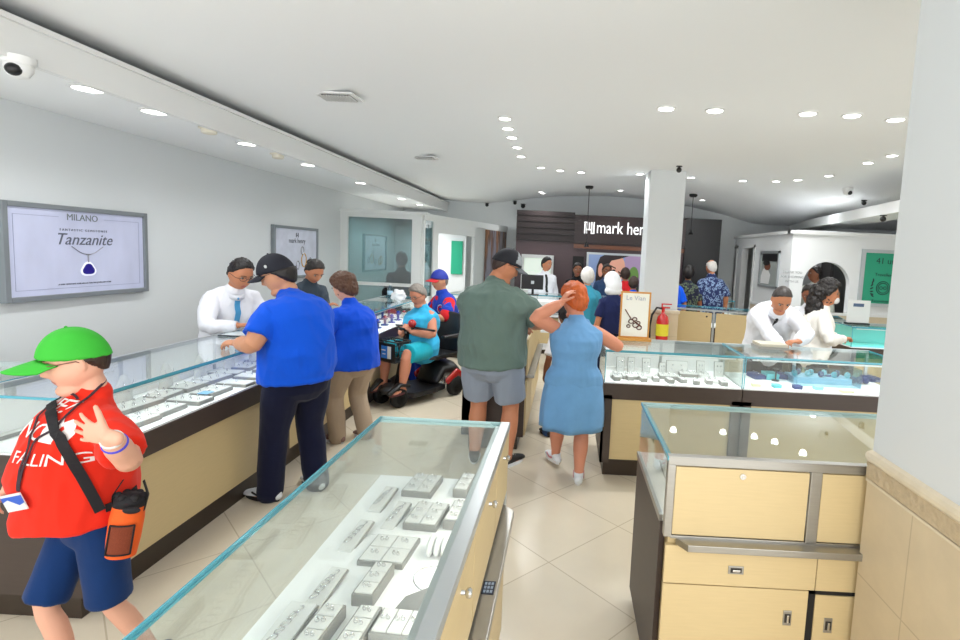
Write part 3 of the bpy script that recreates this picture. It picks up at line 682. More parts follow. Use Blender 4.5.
# angled rear row, service side to the camera
def rear_row():
    a = V((1.60, 7.62, 0)); b = V((3.75, 6.95, 0)); u = (a - b).normalized()
    L = (b - a).length
    t, M = counter('low angled row of beige lockable cabinets behind the two right counters', (b.x + .17, b.y + .54), (u.x, u.y), L, .56, 3)
    n = 4; w = L / n
    for k in range(n):
        mb = MB(); mb.box(w * k + .03, w * (k + 1) - .03, .56, .575, .45, .955, M=M); d = obj('door', mb, BEIGE, t)
        mb = MB(); mb.cyl(M @ V((w * k + .1, .575, .90)), M @ V((w * k + .1, .585, .90)), .012); obj('lock', mb, CHROME, d)
        mb = MB(); mb.box(w * k + .03, w * (k + 1) - .03, .56, .575, .12, .43, M=M); obj('lower_door', mb, BEIGE, t)
        mb = MB(); mb.box(w * k - .012, w * k + .018, .56, .58, .12, .985, M=M); obj('upright', mb, SATIN, t)
    return t
rear_row()
# beige cabinet left of the column, white counters further back
rb, _ = counter('beige backed glass counter behind the red haired woman, left of the column', (.98, 8.1), (-1, 0), .75, .5, 1, light=2)
for k in range(2):
    mb = MB(); mb.box(.25 + k * .37, .59 + k * .37, 7.585, 7.6, .13, .96); obj('door', mb, BEIGE, rb)
rb2, _ = counter('white lit glass counter in front of the far sales staff', (-1.0, 8.6), (1, 0), 2.0, .5, 2, light=4)
rb3, _ = counter('glass counter in front of the floral shirt couple', (1.75, 9.35), (1, 0), 1.3, .4, 1, light=2)
# showcase in the rear left pass-through, and the teal case at far right
sc1, _ = counter('glass counter behind the man in the baseball jersey', (-1.46, 7.9), (.264, .9645), 1.7, .5, 1)
tc, _ = counter('glass case with a teal interior at the right beside the pier', (3.45, 6.2), (1, 0), 1.0, .5, 1, light=2)
TEALB = mat('teal_backing', (96, 196, 188), .5)
obj('teal_backing', MB().box(3.47, 4.43, 6.66, 6.68, .752, .97), TEALB, tc); obj('teal_lining', MB().box(3.47, 4.43, 6.25, 6.66, .7505, .754), TEALB, tc)

# ================================================================== JEWELLERY AND STANDS
def proto(name, label, cat, group): return thing(name, (0, 0, 0), label, cat, group)
def ringlet(mb, c, r=.009, t=.0018, up=True, gem=True):
    c = V(c); pts = [c + V((r * cos(a), 0 if up else r * sin(a), r * sin(a) if up else 0)) for a in [2 * pi * k / 10 for k in range(11)]]
    mb.tube(pts, t, 5)
    if gem: mb.ell(c + V((0, 0, r)), (.0035, .0035, .0035), nu=6, nv=4)
def pad_tray(nx, ny, w, l, h, base=TRAY, pad=PAD):
    def make(label, group):
        t = proto('jewellery_tray', label, 'tray', group)
        mb = MB(); mb.box(-w / 2, w / 2, -l / 2, l / 2, 0, h); obj('tray_base', mb, base, t, bevel=.002)
        pw, pl = (w - .008) / nx, (l - .008) / ny
        for i in range(nx):
            for j in range(ny):
                mb = MB(); xx = -w / 2 + .004 + pw * (i + .5); yy = -l / 2 + .004 + pl * (j + .5)
                mb.box(xx - pw / 2 + .002, xx + pw / 2 - .002, yy - pl / 2 + .002, yy + pl / 2 - .002, h - .001, h + .004); obj('pad', mb, pad, t)
        return t, [(-w / 2 + .004 + pw * (i + .5), -l / 2 + .004 + pl * (j + .5), h + .004) for i in range(nx) for j in range(ny)]
    return make
_jm = {}
def jewel(kind, loc, rz, label, group, cat='jewellery'):
    """tiny loose jewellery, shared meshes"""
    if kind not in _jm:
        mb = MB()
        if kind == 'earrings':
            for s in (-1, 1): ringlet(mb, (s * .007, 0, .006), .005, .0012); 
            mats = SILVER; nm = 'earring_pair'
        elif kind == 'ring': ringlet(mb, (0, 0, .006), .008, .0016); mats = SILVER; nm = 'finger_ring'
        elif kind == 'bluering': ringlet(mb, (0, 0, .006), .008, .002); mb.ell((0, 0, .016), (.006, .006, .005), nu=8, nv=5); mats = SAPP; nm = 'gem_ring'
        elif kind == 'bracelet':
            pts = [V((.018 * cos(a), .03 * sin(a), .004)) for a in [2 * pi * k / 16 for k in range(17)]]; mb.tube(pts, .0028, 6); mats = SILVER; nm = 'bracelet'
        elif kind == 'chain':
            pts = [V((.05 * cos(a) * (1 + .15 * sin(a)), .06 * sin(a), .002)) for a in [2 * pi * k / 28 for k in range(29)]]; mb.tube(pts, .002, 5); mb.ell((0, -.068, .004), (.006, .008, .004), nu=8, nv=6); mats = SILVER; nm = 'necklace'
        elif kind == 'hoops':
            for k in range(5):
                cc = V((0, -.05 + k * .025, .012)); mb.tube([cc + V((.012 * cos(a), .011 * sin(a), .010 * cos(a) * .5)) for a in [2 * pi * q / 12 for q in range(13)]], .0016, 5)
            mats = SILVER; nm = 'bangle_row'
        _jm[kind] = (mb.mesh(nm, mats, True), nm)
    me, nm = _jm[kind]
    o = bpy.data.objects.new(nm, me); COL.objects.link(o); o.location = loc; o.rotation_euler = (0, 0, rz)
    return tag(o, label, cat, group)
def place(made, x, y, z, rz, items=None, lab='', grp='', rnd=None):
    t, spots = made
    t.location = (x, y, z); t.rotation_euler = (0, 0, rz)
    for s in spots:
        if items:
            q = Matrix.Rotation(rz, 3, 'Z') @ V(s); jewel(items, (x + q.x, y + q.y, z + q.z), rz + random.uniform(-.3, .3), lab, grp)
    return t
pair23 = pad_tray(2, 3, .115, .155, .026); pair22 = pad_tray(2, 2, .14, .15, .018); sing13 = pad_tray(1, 3, .058, .145, .036); wide = pad_tray(3, 1, .12, .09, .04)
def slab(label, group, w=.05, l=.15, tilt=.16, col=PAD):
    t = proto('jewellery_board', label, 'display board', group)
    mb = MB(); M = Matrix.Translation((0, 0, .012)) @ Matrix.Rotation(tilt, 4, 'X')
    mb.box(-w / 2, w / 2, -l / 2, l / 2, 0, .006, M); obj('board', mb, col, t, bevel=.001)
    mb = MB(); mb.box(-w / 2 - .003, w / 2 + .003, -l / 2 - .003, l / 2 + .003, -.008, -.0005, M); obj('board_backing', mb, TRAY, t, bevel=.001)
    return t, [(0, 0, .019)]
DZ = .752
GT = 'grey leather trays in the foreground case'; GJ = 'silver earrings on the foreground trays'; LJ = 'tiny silver earrings on a white pad in the foreground case'
def fp(px, py, dx=0): p = onz(px, py, DZ + .03); return p.x + dx, p.y
T_ = [((423, 482), pair23, 'white padded earring tray with two columns, furthest in the foreground case'), ((427, 512), pair23, 'second furthest two-column earring tray, with a tall grey front, foreground case'),
      ((390, 545), pair22, 'flat four-pad grey tray halfway along the foreground case'), ((374, 580), sing13, 'single-column grey block tray standing alone mid foreground case'),
      ((320, 626), sing13, 'nearest-row single-column tray left of its twin, foreground case'), ((358, 628), sing13, 'nearest-row single-column tray right of its twin, foreground case'),
      ((465, 483), sing13, 'single-column tray at the far end against the metal rail'), ((457, 512), sing13, 'single-column tray against the metal rail, second from the far end'),
      ((400, 626), wide, 'wide grey tray with white top in the near row beside the rail')]
for (px, py), mk, lab in T_:
    x, y = fp(px, py); place(mk(lab, GT), x, y, DZ, radians(-4), 'earrings', LJ, GJ)
for (px, py), lab in [((383, 495), 'slim white earring board nearest the far glass corner, foreground case'), ((396, 511), 'slim white board with small hoops left of the two-column tray'), ((356, 531), 'slim white board with bangles before the four-pad tray'), ((325, 583), 'slim white board with a row of hoops left of the block tray'), ((286, 622), 'large white board with three big hoops in the near left corner')]:
    x, y = fp(px, py); place(slab(lab, 'slim boards in the foreground case', w=.045 if py < 620 else .07), x, y, DZ, radians(-6))
    jewel('hoops', (x, y, DZ + .016), radians(-6), 'row of thin silver hoops on the %s' % lab.split(',')[0].replace('slim white board', 'slim board').split(' with ')[0][:60], 'hoop rows in the foreground case')
x, y = fp(432, 570); jewel('chain', (x, y, DZ + .001), .3, 'fine silver necklace looped on the white deck by the metal rail', 'necklaces in the foreground case', 'necklace')
# ribbed cushion and grey wedge
x, y = fp(441, 545); t = thing('watch_cushion', (x, y, DZ), 'white ribbed bracelet cushion lying against the foreground metal rail', 'cushion')
for k in range(4):
    mb = MB(); mb.ell((x - .03 + .022 * k, y, DZ + .028), (.012, .045, .028)); obj('roll', mb, PAD, t, smooth=True)
x, y = fp(416, 600); t = thing('display_wedge', (x, y, DZ), 'grey wedge shaped display stand near the rail in the foreground case', 'display stand')
mb = MB(); M = Matrix.Translation((x, y, DZ)); v = [mb.bm.verts.new(M @ V(p)) for p in ((-.075, -.05, 0), (.06, -.05, 0), (.06, .06, 0), (-.05, .05, 0), (.06, -.05, .045), (.06, .06, .045))]
for f in ((0, 3, 2, 1), (0, 1, 4), (1, 2, 5, 4), (2, 3, 5), (0, 4, 5, 3)): mb._f([v[i] for i in f])
obj('body', mb, TRAY, t)
mb = MB(); mb.box(-.45 - .26, -.245, .35, 1.60, DZ, DZ + .003); tag(obj('white_board', mb, DECK), 'near white sheet covering the deck of the foreground case', 'board')
mb = MB(); mb.box(-.60, -.245, 1.62, 2.06, DZ, DZ + .003); tag(obj('white_board', mb, DECK), 'far white sheet covering the deck of the foreground case', 'board')
# rear right case contents
for k, (x, y) in enumerate([(.5, 2.25), (.52, 2.02), (.75, 2.2), (.98, 2.2), (1.22, 2.2), (1.3, 2.34)]):
    place(slab('slim pale board under the rear-right case glass, %s from its left end' % ['corner one', 'front one', 'third', 'fourth', 'fifth', 'last'][k], 'boards in the rear right case', w=.06), x, y, DZ, .2 * k)
# left counter contents
GL = 'grey trays on the left counter'; c_i = 0
WH = pad_tray(3, 2, .20, .13, .022); WL = pad_tray(1, 1, .11, .20, .016); WS = pad_tray(2, 4, .12, .2, .02)
nl = 0
for j, xx in enumerate((-2.12, -2.33)):
    for i in range(15):
        yy = 2.30 + i * .195 + (j * .07) + random.uniform(-.02, .02)
        if yy > 5.1: continue
        mk = random.choice([WH, WL, WS, WH]); row = 'front' if j == 0 else 'rear'
        lab = 'pale tray in the long left counter, %s in its %s row from the near end' % (ORD[i], row)
        place(mk(lab, GL), xx + random.uniform(-.015, .015), yy, DZ, pi / 2 + random.uniform(-.12, .12), 'ring', 'tiny silver ring on a pale pad in the left counter', 'silver rings on the left counter trays')
for i in range(7):
    lab = 'pale tray in the near end of the left counter, %s from the counter corner' % ORD[i]
    place(random.choice([WH, WL])(lab, GL), -2.15 - i * .19, 2.33 + random.uniform(-.05, .06), DZ, random.uniform(-.1, .1), 'ring', 'tiny silver ring on a pale pad in the left counter', 'silver rings on the left counter trays')
for i in range(9):
    yy = 2.5 + i * .30
    card_ = None
    t = thing('necklace_bust', (-2.43, yy, DZ), 'small white necklace bust along the back of the left counter, %s from its near end' % ORD[i], 'display stand', 'white busts in the left counter')
    mb = MB(); mb.sweep([(-2.43, yy, DZ), (-2.43, yy, DZ + .05), (-2.43, yy, DZ + .10), (-2.43, yy, DZ + .15)], [(.05, .03), (.045, .028), (.055, .02), (.022, .015)], (0, 1, 0), 14); obj('bust', mb, PAD, t, smooth=True)
    mb = MB(); mb.tube([(-2.405 + .004 * abs(q - 4) * 0, yy + .035 * (q - 4) / 4, DZ + .13 - .06 * (1 - ((q - 4) / 4) ** 2)) for q in range(9)], .0022, 5); obj('necklace', mb, SILVER, t, smooth=True)
t = thing('blue_tag', (-2.10, 2.98, DZ + .028), 'small pale blue card on a tray in the left counter by the boy', 'card'); obj('card', MB().box(-2.13, -2.07, 2.95, 3.01, DZ + .028, DZ + .032), mat('pale_blue_card', (130, 180, 214), .5), t)
# far left: blue and violet pieces on stands
VIO = mat('violet_velvet', (84, 84, 150), .7)
for i in range(14):
    yy = 5.4 + (i // 2) * .24; xx = -2.14 if i % 2 == 0 else -2.34
    t = thing('gem_stand', (xx, yy, .75), 'blue velvet gem stand in the far left counter, %s %s place from its near end' % (ORD[i // 2], 'front' if i % 2 == 0 else 'back'), 'display stand', 'blue gem stands in the far left counter')
    h = .04 + .06 * (i % 2) + random.uniform(0, .03)
    mb = MB(); mb.lathe([(.045, 0), (.045, .01), (.015, .015), (.015, h), (.035, h + .01), (.03, h + .02), (.001, h + .022)], (xx, yy, .75)); obj('stand', mb, random.choice([BLUEPAD, VIO, PAD]), t, smooth=True)
    mb = MB(); mb.ell((xx, yy, .75 + h + .035), (.022, .022, .018)); obj('gem', mb, SAPP if i % 3 else mat('crimson_gem', (150, 40, 60), .2), t, smooth=True)
# mid counter one: standing white cards and white trays
def card(x, y, w, h, label, grp, col=PAD):
    t = thing('earring_card', (x, y, .75), label, 'display card', grp)
    mb = MB(); M = Matrix.Translation((x, y, .75)) @ Matrix.Rotation(-.22, 4, 'X'); mb.box(-w / 2, w / 2, -.004, .004, 0, h, M); obj('card', mb, col, t, bevel=.001)
    mb = MB(); mb.box(-w / 2 - .004, w / 2 + .004, .0045, .0085, 0, h + .004, M); mb.box(-w * .2, w * .2, 0, .05, 0, .006, Matrix.Translation((x, y, .75))); obj('easel_back', mb, TRAY, t)
    mb = MB()
    for s in (-1, 1): mb.ell(M @ V((s * w * .2, -.008, h * .7)), (.006, .006, .008), nu=8, nv=6)
    mb.tube([M @ V((w * .28 * cos(a), -.007, h * .45 + h * .2 * sin(a))) for a in [pi + pi * q / 8 for q in range(9)]], .0015, 5)
    obj('jewellery', mb, SILVER, t, smooth=True)
    return t
for k, (px, w, h) in enumerate([(616, .06, .12), (626, .05, .12), (640, .06, .12), (655, .05, .09), (668, .17, .11), (689, .06, .12), (705, .07, .12)]):
    p = onz(px, 366, .76); card(p.x + .02, 4.25, w, h, 'upright white jewellery card at the back of the white-card counter, %s from left' % ['first', 'second', 'third', 'fourth', 'fifth and widest', 'sixth', 'last'][k], 'white upright cards in the middle counter')
WM = pad_tray(2, 2, .09, .12, .02, PAD); WM2 = pad_tray(3, 2, .15, .12, .025, TRAY)
for k, (px, py, mk) in enumerate([(616, 375, WM), (631, 376, WM2), (645, 375, WM), (668, 376, WM2), (688, 374, WM2), (704, 375, WM), (712, 380, WM)]):
    p = onz(px, py, .765); place(mk('low white ring tray in the white-card counter, %s from left' % ['first', 'second', 'third', 'fourth', 'fifth', 'sixth', 'last'][k], 'low trays in the middle counter'), p.x, p.y, .75, random.uniform(-.15, .15), 'ring', 'tiny silver ring in the white-card counter', 'silver rings in the middle counter')
# mid counter two: navy trays, teal boxes and a clear inner box
NT = pad_tray(1, 3, .10, .15, .03, BLUEPAD, BLUEPAD)
for k, (px, py) in enumerate([(758, 375), (784, 375), (874, 378)]):
    p = onz(px, py, .78); place(NT('navy velvet ring tray in the right middle counter, %s' % ['left of the teal box', 'right of the teal box', 'at the pier end'][k], 'navy trays in the middle counter'), p.x, p.y + .04, .75, .15 * (-1) ** k, 'ring', 'small silver ring on a navy tray in the right middle counter', 'rings on navy trays')
def tbox(x, y, w, d, h, label, m, z=.75, name='gift_box'):
    t = thing(name, (x, y, z), label, 'box', 'coloured boxes in the right middle counter')
    obj('box_base', MB().box(x - w / 2, x + w / 2, y - d / 2, y + d / 2, z, z + h * .65), m, t, bevel=.003); obj('lid', MB().box(x - w / 2 - .002, x + w / 2 + .002, y - d / 2 - .002, y + d / 2 + .002, z + h * .65 + .001, z + h), m, t, bevel=.003)
    return t
p = onz(770, 376, .77); tbox(p.x, p.y, .10, .13, .05, 'pale teal leather box between two navy ring trays', TEALPAD)
p = onz(828, 379, .77); tbox(p.x, p.y - .02, .11, .06, .055, 'navy box at the front of the clear inner case', BLUEPAD)
p = onz(832, 384, .76); tbox(p.x, 3.93, .10, .05, .02, 'small cream box at the front glass of the right middle counter', mat('cream_card', (232, 228, 190), .6))
ix0, ix1 = ony(796, 375, 4.08).x, ony(861, 375, 4.08).x
t = thing('inner_display_box', ((ix0 + ix1) / 2, 4.2, .75), 'clear acrylic box of teal jewellery inside the right middle counter', 'display box')
CG = glass_mat('acrylic', (215, 236, 244))
for b in ((ix0, ix1, 4.06, 4.065, .752, .90), (ix0, ix0 + .005, 4.065, 4.36, .752, .90), (ix1 - .005, ix1, 4.065, 4.36, .752, .90)): obj('panel', MB().box(*b), CG, t)
obj('riser', MB().box(ix0 + .02, ix1 - .02, 4.16, 4.34, .752, .80), mat('pale_blue_riser', (196, 220, 232), .5), t)
for k in range(9):
    x = ix0 + .04 + (ix1 - ix0 - .08) * k / 8; y = 4.2 + .06 * (k % 2)
    s = thing('gem_stand', (x, y, .80), 'small %s in the clear inner case, %s from its left end' % (['teal cushion', 'dark blue cushion', 'pale teal cushion'][k % 3], ORD[k] if k else 'first'), 'display stand', 'cushions in the clear inner case')
    mb = MB(); mb.ell((x, y, .825), (.024, .02, .026)); obj('cushion', mb, [TEALPAD, BLUEPAD, mat('pale_teal', (150, 214, 216), .5)][k % 3], s, smooth=True)
    mb = MB(); mb.tube([V((x + .014 * cos(a), y - .018, .838 + .012 * sin(a))) for a in [2 * pi * q / 10 for q in range(11)]], .002, 5); obj('ring', mb, SILVER, s, smooth=True)
for k in range(3):
    x = ix1 + .04 + k * .05; 
    s = thing('gem_stand', (x, 4.25, .75), 'dark blue cushion right of the clear inner case, %s' % ['nearest it', 'middle', 'furthest'][k], 'display stand', 'blue cushions beside the inner case'); mb = MB(); mb.ell((x, 4.25, .78), (.026, .03, .03)); obj('cushion', mb, BLUEPAD, s, smooth=True)
x = ony(777, 362, 4.2).x; t = thing('ring_tree', (x, 4.2, .75), 'small dark jewellery stand beside the salesman hand in the case', 'display stand')
mb = MB(); mb.lathe([(.03, 0), (.03, .008), (.006, .012), (.006, .09), (.03, .10), (.001, .105)], (x, 4.2, .75)); autosmooth(obj('stand', mb, BLACK, t))
WS2 = pad_tray(1, 2, .05, .09, .03, TRAY)
for k in range(9):
    place(WS2('little white block tray near the front glass of the white-card counter, %s from left' % (ORD[k] if k else 'first'), 'little block trays in the middle counter'), .42 + k * .103, 3.96 + .03 * (k % 2), .75, random.uniform(-.3, .3), 'earrings', 'tiny silver earrings in the white-card counter', 'silver earrings in the middle counter')
for k in range(4):
    tbox(1.50 + k * .16, 3.97, .06, .06, .026, 'little %s box near the front glass of the right middle counter, %s from left' % (['cream', 'teal', 'navy', 'pale teal'][k], ORD[k] if k else 'first'), [mat('cream_card'), TEALPAD, BLUEPAD, mat('pale_teal')][k])
# backmost counters: a few pale pieces
for k in range(5):
    place(slab('pale card on the lit far counter, %s from left' % (ORD[k] if k else 'first'), 'pale cards on the far counter', w=.1, l=.1, tilt=.8), -.8 + k * .35, 8.75, .76, 0)
for k in range(6):
    q = A + dS * (.7 + k * .24) + V((-.35, 0, 0)) if False else V((-1.56 + k * .06, 8.1 + k * .24, 0))
    place(slab('pale board in the glass counter behind the jersey man, %s from the near end' % ORD[k], 'pale boards behind the jersey man', w=.12, l=.14, tilt=.3), q.x - .15, q.y, .75, .3)

# ================================================================== THINGS ON THE COUNTERS
# gold framed sign on ledge
fx0, fx1 = ony(619, 330, 4.35).x, ony(649, 330, 4.35).x; fz0, fz1 = ony(633, 334, 4.35).z, ony(633, 291.5, 4.35).z
fz0 = 1.0 + .022
t = thing('framed_sign', ((fx0 + fx1) / 2, 4.35, 1.0), 'gold framed advert of a chocolate ring standing on the middle counter', 'sign')
mb = MB(); f = .014; mb.box(fx0, fx1, 4.34, 4.36, fz0, fz0 + f); mb.box(fx0, fx1, 4.34, 4.36, fz1 - f, fz1); mb.box(fx0, fx0 + f, 4.34, 4.36, fz0 + f, fz1 - f); mb.box(fx1 - f, fx1, 4.34, 4.36, fz0 + f, fz1 - f)
GF = mat('gold_wood_frame', (198, 140, 62), .35, .2); obj('frame', mb, GF, t, bevel=.002)
mb = MB(); mb.box(fx0 - .01, fx1 + .02, 4.31, 4.40, 1.0, fz0); obj('ledge', mb, GF, t, bevel=.003)
obj('print', MB().box(fx0 + f, fx1 - f, 4.345, 4.355, fz0 + f, fz1 - f), mat('cream_print', (240, 238, 226), .5), t)
cx = (fx0 + fx1) / 2; hz = fz1 - fz0
text_obj('lettering', 'Le Vian', .055, frame_matrix((cx, 4.343, fz1 - .055), (1, 0, 0), (0, 0, 1)), mat('grey_ink', (164, 170, 180), .5), t)
BRO = mat('brown_ring_print', (92, 48, 30), .4)
for (u_, v_, r) in ((-.03, .16, .02), (.01, .13, .024), (.04, .11, .02), (0, .18, .018), (.03, .15, .016), (-.05, .12, .014)):
    mb = MB(); mb.tube([(cx + u_ + r * cos(a), 4.343, fz0 + v_ - .02 + r * .8 * sin(a)) for a in [2 * pi * q / 14 for q in range(15)]], .005, 5); obj('printed_ring', mb, BRO, t)
mb = MB(); mb.tube([(cx - .085, 4.343, fz0 + .24), (cx - .03, 4.343, fz0 + .16), (cx + .06, 4.343, fz0 + .10)], .005, 5); obj('printed_branch', mb, BRO, t)
# stack of leather boxes
p = onz(748, 338, 1.0)
for k, (dz, w, lab, m) in enumerate([(0, .125, 'flat grey leather box, bottom of the small stack on the middle counter', mat('grey_box', (150, 146, 140), .5)), (.024, .115, 'flat cream topped box, top of the small stack on the middle counter', mat('beige_box', (196, 188, 170), .5))]):
    t = thing('flat_box', (p.x, 4.32, 1.0 + dz), lab, 'box', 'stacked boxes'); obj('box_base', MB().box(p.x - w, p.x + w, 4.22, 4.40, 1.0 + dz, 1.012 + dz), m, t, bevel=.002); obj('lid', MB().box(p.x - w, p.x + w, 4.22, 4.40, 1.0125 + dz, 1.022 + dz), m, t, bevel=.002)
# fire extinguisher on the column base
RED = mat('extinguisher_red', (196, 28, 22), .25, coat=.5)
e = ony(662, 322, 7.14); t = thing('fire_extinguisher', (e.x, 7.12, e.z - .22), 'red fire extinguisher with yellow label hung on the column base', 'fire extinguisher')
ex, ey, ez = e.x, 7.10, e.z - .14
mb = MB(); mb.lathe([(.001, -.12), (.075, -.11), (.085, -.08), (.085, .16), (.07, .22), (.03, .26), (.025, .28), (.001, .285)], (ex, ey, ez), 24); autosmooth(obj('cylinder', mb, RED, t), 60)
mb = MB(); mb.lathe([(.0855, -.04), (.087, -.04), (.087, .12), (.0855, .12)], (ex, ey, ez), 24); o = autosmooth(obj('label_band', mb, mat('extinguisher_yellow', (222, 208, 52), .5), t)); o['label'] = 'yellow label band'
mb = MB(); mb.cyl((ex, ey, ez + .27), (ex, ey, ez + .35), .022); mb.box(ex - .03, ex + .09, ey - .014, ey + .014, ez + .335, ez + .355); mb.box(ex - .03, ex - .01, ey - .014, ey + .014, ez + .34, ez + .39); mb.box(ex - .03, ex + .11, ey - .014, ey + .014, ez + .385, ez + .402); obj('valve', mb, RED, t, bevel=.003)
mb = MB(); mb.sweep([(ex - .02, ey, ez + .33), (ex - .09, ey, ez + .34), (ex - .15, ey, ez + .24), (ex - .17, ey, ez + .08), (ex - .17, ey, ez - .1)], [.014] * 4 + [.02]); obj('hose', mb, BLACK, t, smooth=True)
mb = MB(); mb.box(ex - .03, ex + .03, ey + .07, 7.23, ez - .02, ez + .2); obj('bracket', mb, BLACK, t)
# water bottle and crumpled white bag on the far left counter
p = onz(380, 306, 1.0); bx, by = -2.28, onx(380, 306, -2.28).y
PLW = glass_mat('clear_plastic', (205, 228, 236), 1.7)
bx, by = -2.3, 6.75
t = thing('water_bottle', (bx, by, 1.0), 'clear plastic water bottle standing on the far left counter', 'bottle')
mb = MB(); mb.lathe([(.033, 0), (.035, .01), (.033, .05), (.035, .07), (.033, .1), (.035, .13), (.02, .17), (.014, .185), (.001, .186)], (bx, by, 1.0)); obj('body', mb, PLW, t, smooth=True)
mb = MB(); mb.lathe([(.0355, .06), (.036, .06), (.036, .11), (.0355, .11)], (bx, by, 1.0)); obj('wrapper', mb, mat('bottle_wrap', (170, 205, 225), .5), t, smooth=True)
mb = MB(); mb.lathe([(.015, .18), (.015, .2), (.001, .201)], (bx, by, 1.0)); obj('cap', mb, TRIMW, t)
t = thing('plastic_bag', (-2.12, 6.55, 1.0), 'crumpled white plastic bag on the far left counter by the bottle', 'bag')
mb = MB(); mb.ell((-2.12, 6.55, 1.075), (.085, .07, .075), nu=28, nv=20)
for v in mb.bm.verts: v.co += (v.co - V((-2.12, 6.55, 1.075))) * .5 * noise.noise(v.co * 22)
obj('bag', mb, mat('white_plastic', (236, 238, 240), .35), t, smooth=True)
# salesman's dark tablet edge on the left counter
t = thing('tablet', (-2.32, 3.72, 1.0), 'thin black tablet lying on the left counter beneath the salesman hand', 'tablet'); obj('body', MB().box(-2.46, -2.20, 3.62, 3.82, 1.0, 1.009), mat('tablet_dark', (40, 48, 54), .25), t, bevel=.003); obj('screen', MB().box(-2.445, -2.215, 3.635, 3.805, 1.009, 1.0095), mat('tablet_screen', (200, 214, 218), .15), t)
# monitor on far counter
p = ony(533, 282, 8.55); t = thing('computer_monitor', (p.x, 8.55, 1.0), 'black computer monitor seen from behind on the far counter', 'monitor')
obj('housing', MB().box(p.x - .19, p.x + .17, 8.53, 8.57, p.z - .12, p.z + .12), BLACK, t, bevel=.01); mb = MB(); mb.cyl((p.x, 8.56, 1.0), (p.x, 8.56, p.z - .1), .02); mb.box(p.x - .1, p.x + .1, 8.48, 8.66, 1.0, 1.012); obj('stand', mb, BLACK, t)
mb = MB(); mb.box(p.x - .03, p.x + .02, 8.526, 8.531, p.z - .03, p.z + .02); obj('rear_badge', mb, SATIN, t)
# white drawers desk behind grey shirt man
t = thing('white_desk', (-.33, 7.6, 0), 'white open-shelved service desk in front of the far monitor', 'desk')
mb = MB(); mb.box(-.62, -.05, 7.45, 7.85, .93, 1.0); mb.box(-.62, -.58, 7.45, 7.85, 0, .93); mb.box(-.09, -.05, 7.45, 7.85, 0, .93); obj('frame', mb, TRIMW, t)
for z in (.3, .55, .78): obj('shelf', MB().box(-.58, -.09, 7.46, 7.84, z, z + .025), TRIMW, t)
# mirror window frames on the booth side, green poster, notices
def xside(px, py): return onx(px, py, bx0)
a, b, c_ = xside(781, 251), xside(762, 251), xside(781, 289)
ym0, ym1, zm0, zm1 = a.y, b.y, xside(770, 288).z, xside(770, 251).z
t = thing('wall_picture', (bx0, (ym0 + ym1) / 2, zm0), 'small black framed photograph of a man in white shirt on the booth side', 'picture')
mb = MB(); f = .04
mb.box(bx0 - .03, bx0, ym0, ym0 + f, zm0, zm1); mb.box(bx0 - .03, bx0, ym1 - f, ym1, zm0, zm1); mb.box(bx0 - .03, bx0, ym0, ym1, zm0, zm0 + f); mb.box(bx0 - .03, bx0, ym0, ym1, zm1 - f, zm1); obj('frame', mb, SATIN, t)
obj('print', MB().box(bx0 - .012, bx0 - .005, ym0 + f, ym1 - f, zm0 + f, zm1 - f), mat('picture_grey', (150, 156, 152), .4), t)
Mx = frame_matrix((bx0 - .012, ym1, zm0), (0, -1, 0), (0, 0, 1)); Wm, Hm = ym1 - ym0, zm1 - zm0
def xp(name, pts, m, k): mb = MB(); mb.prism([(u * Wm, v * Hm) for u, v in pts], 0, .002 + .002 * k, Mx); obj(name, mb, m, t)
def el(cx, cy, rx, ry, n=16): return [(cx + rx * cos(2 * pi * k / n), cy + ry * sin(2 * pi * k / n)) for k in range(n)]
xp('printed_shade', [(.1, .72), (.9, .72), (.9, .92), (.1, .92)], BLACK, 0)
xp('printed_shirt', [(.1, .1), (.55, .1), (.6, .35), (.4, .55), (.2, .5), (.1, .3)], PAD, 1); xp('printed_face', el(.42, .58, .16, .11), mat('print_skin', (120, 74, 54)), 2); xp('printed_hair', el(.36, .67, .18, .07), BLACK, 3)
gp0, gp1 = ony(862, 249, 8.0), ony(905, 249, 8.0); gz0 = ony(864, 306, 8.0).z; gz1 = gp0.z
t = thing('green_poster', ((gp0.x + gp1.x) / 2, 8.0, gz0), 'green wall poster with laurel emblem in a silver frame on the booth front', 'poster')
f = .05; mb = MB(); X0_, X1_ = gp0.x, gp1.x
mb.box(X0_, X1_, 7.96, 8.0, gz0, gz0 + f); mb.box(X0_, X1_, 7.96, 8.0, gz1 - f, gz1); mb.box(X0_, X0_ + f, 7.96, 8.0, gz0 + f, gz1 - f); mb.box(X1_ - f, X1_, 7.96, 8.0, gz0 + f, gz1 - f); obj('frame', mb, SATIN, t)
obj('print', MB().box(X0_ + f, X1_ - f, 7.985, 8.0, gz0 + f, gz1 - f), mat('green_print', (34, 158, 122), .4), t)
GI = mat('dark_green_ink', (12, 60, 52), .5); gc = (ony(882, 290, 8.0).x, 7.984, ony(880, 288, 8.0).z)
mb = MB()
for r in (.10, .075):
    mb.tube([(gc[0] + r * cos(a), 7.982, gc[2] + r * sin(a)) for a in [2 * pi * q / 24 for q in range(25)]], .006, 5)
for s in (-1, 1):
    mb.tube([(gc[0] + s * .03 + .022 * cos(a), 7.982, gc[2] + .022 * sin(a)) for a in [2 * pi * q / 12 for q in range(13)]], .005, 5)
    for q in range(7):
        a = radians(-70 + q * 22); cx2, cz2 = gc[0] + s * (.14 + .03 * cos(a)) , gc[2] + .13 * sin(a)
        mb.ell((cx2, 7.982, cz2), (.028, .003, .012), Matrix.Rotation(s * (a + .6), 3, 'Y'))
obj('emblem', mb, GI, t)
text_obj('title_lettering', '41 ur', .13, frame_matrix((gc[0], 7.982, gz1 - .17), (1, 0, 0), (0, 0, 1)), GI, t)
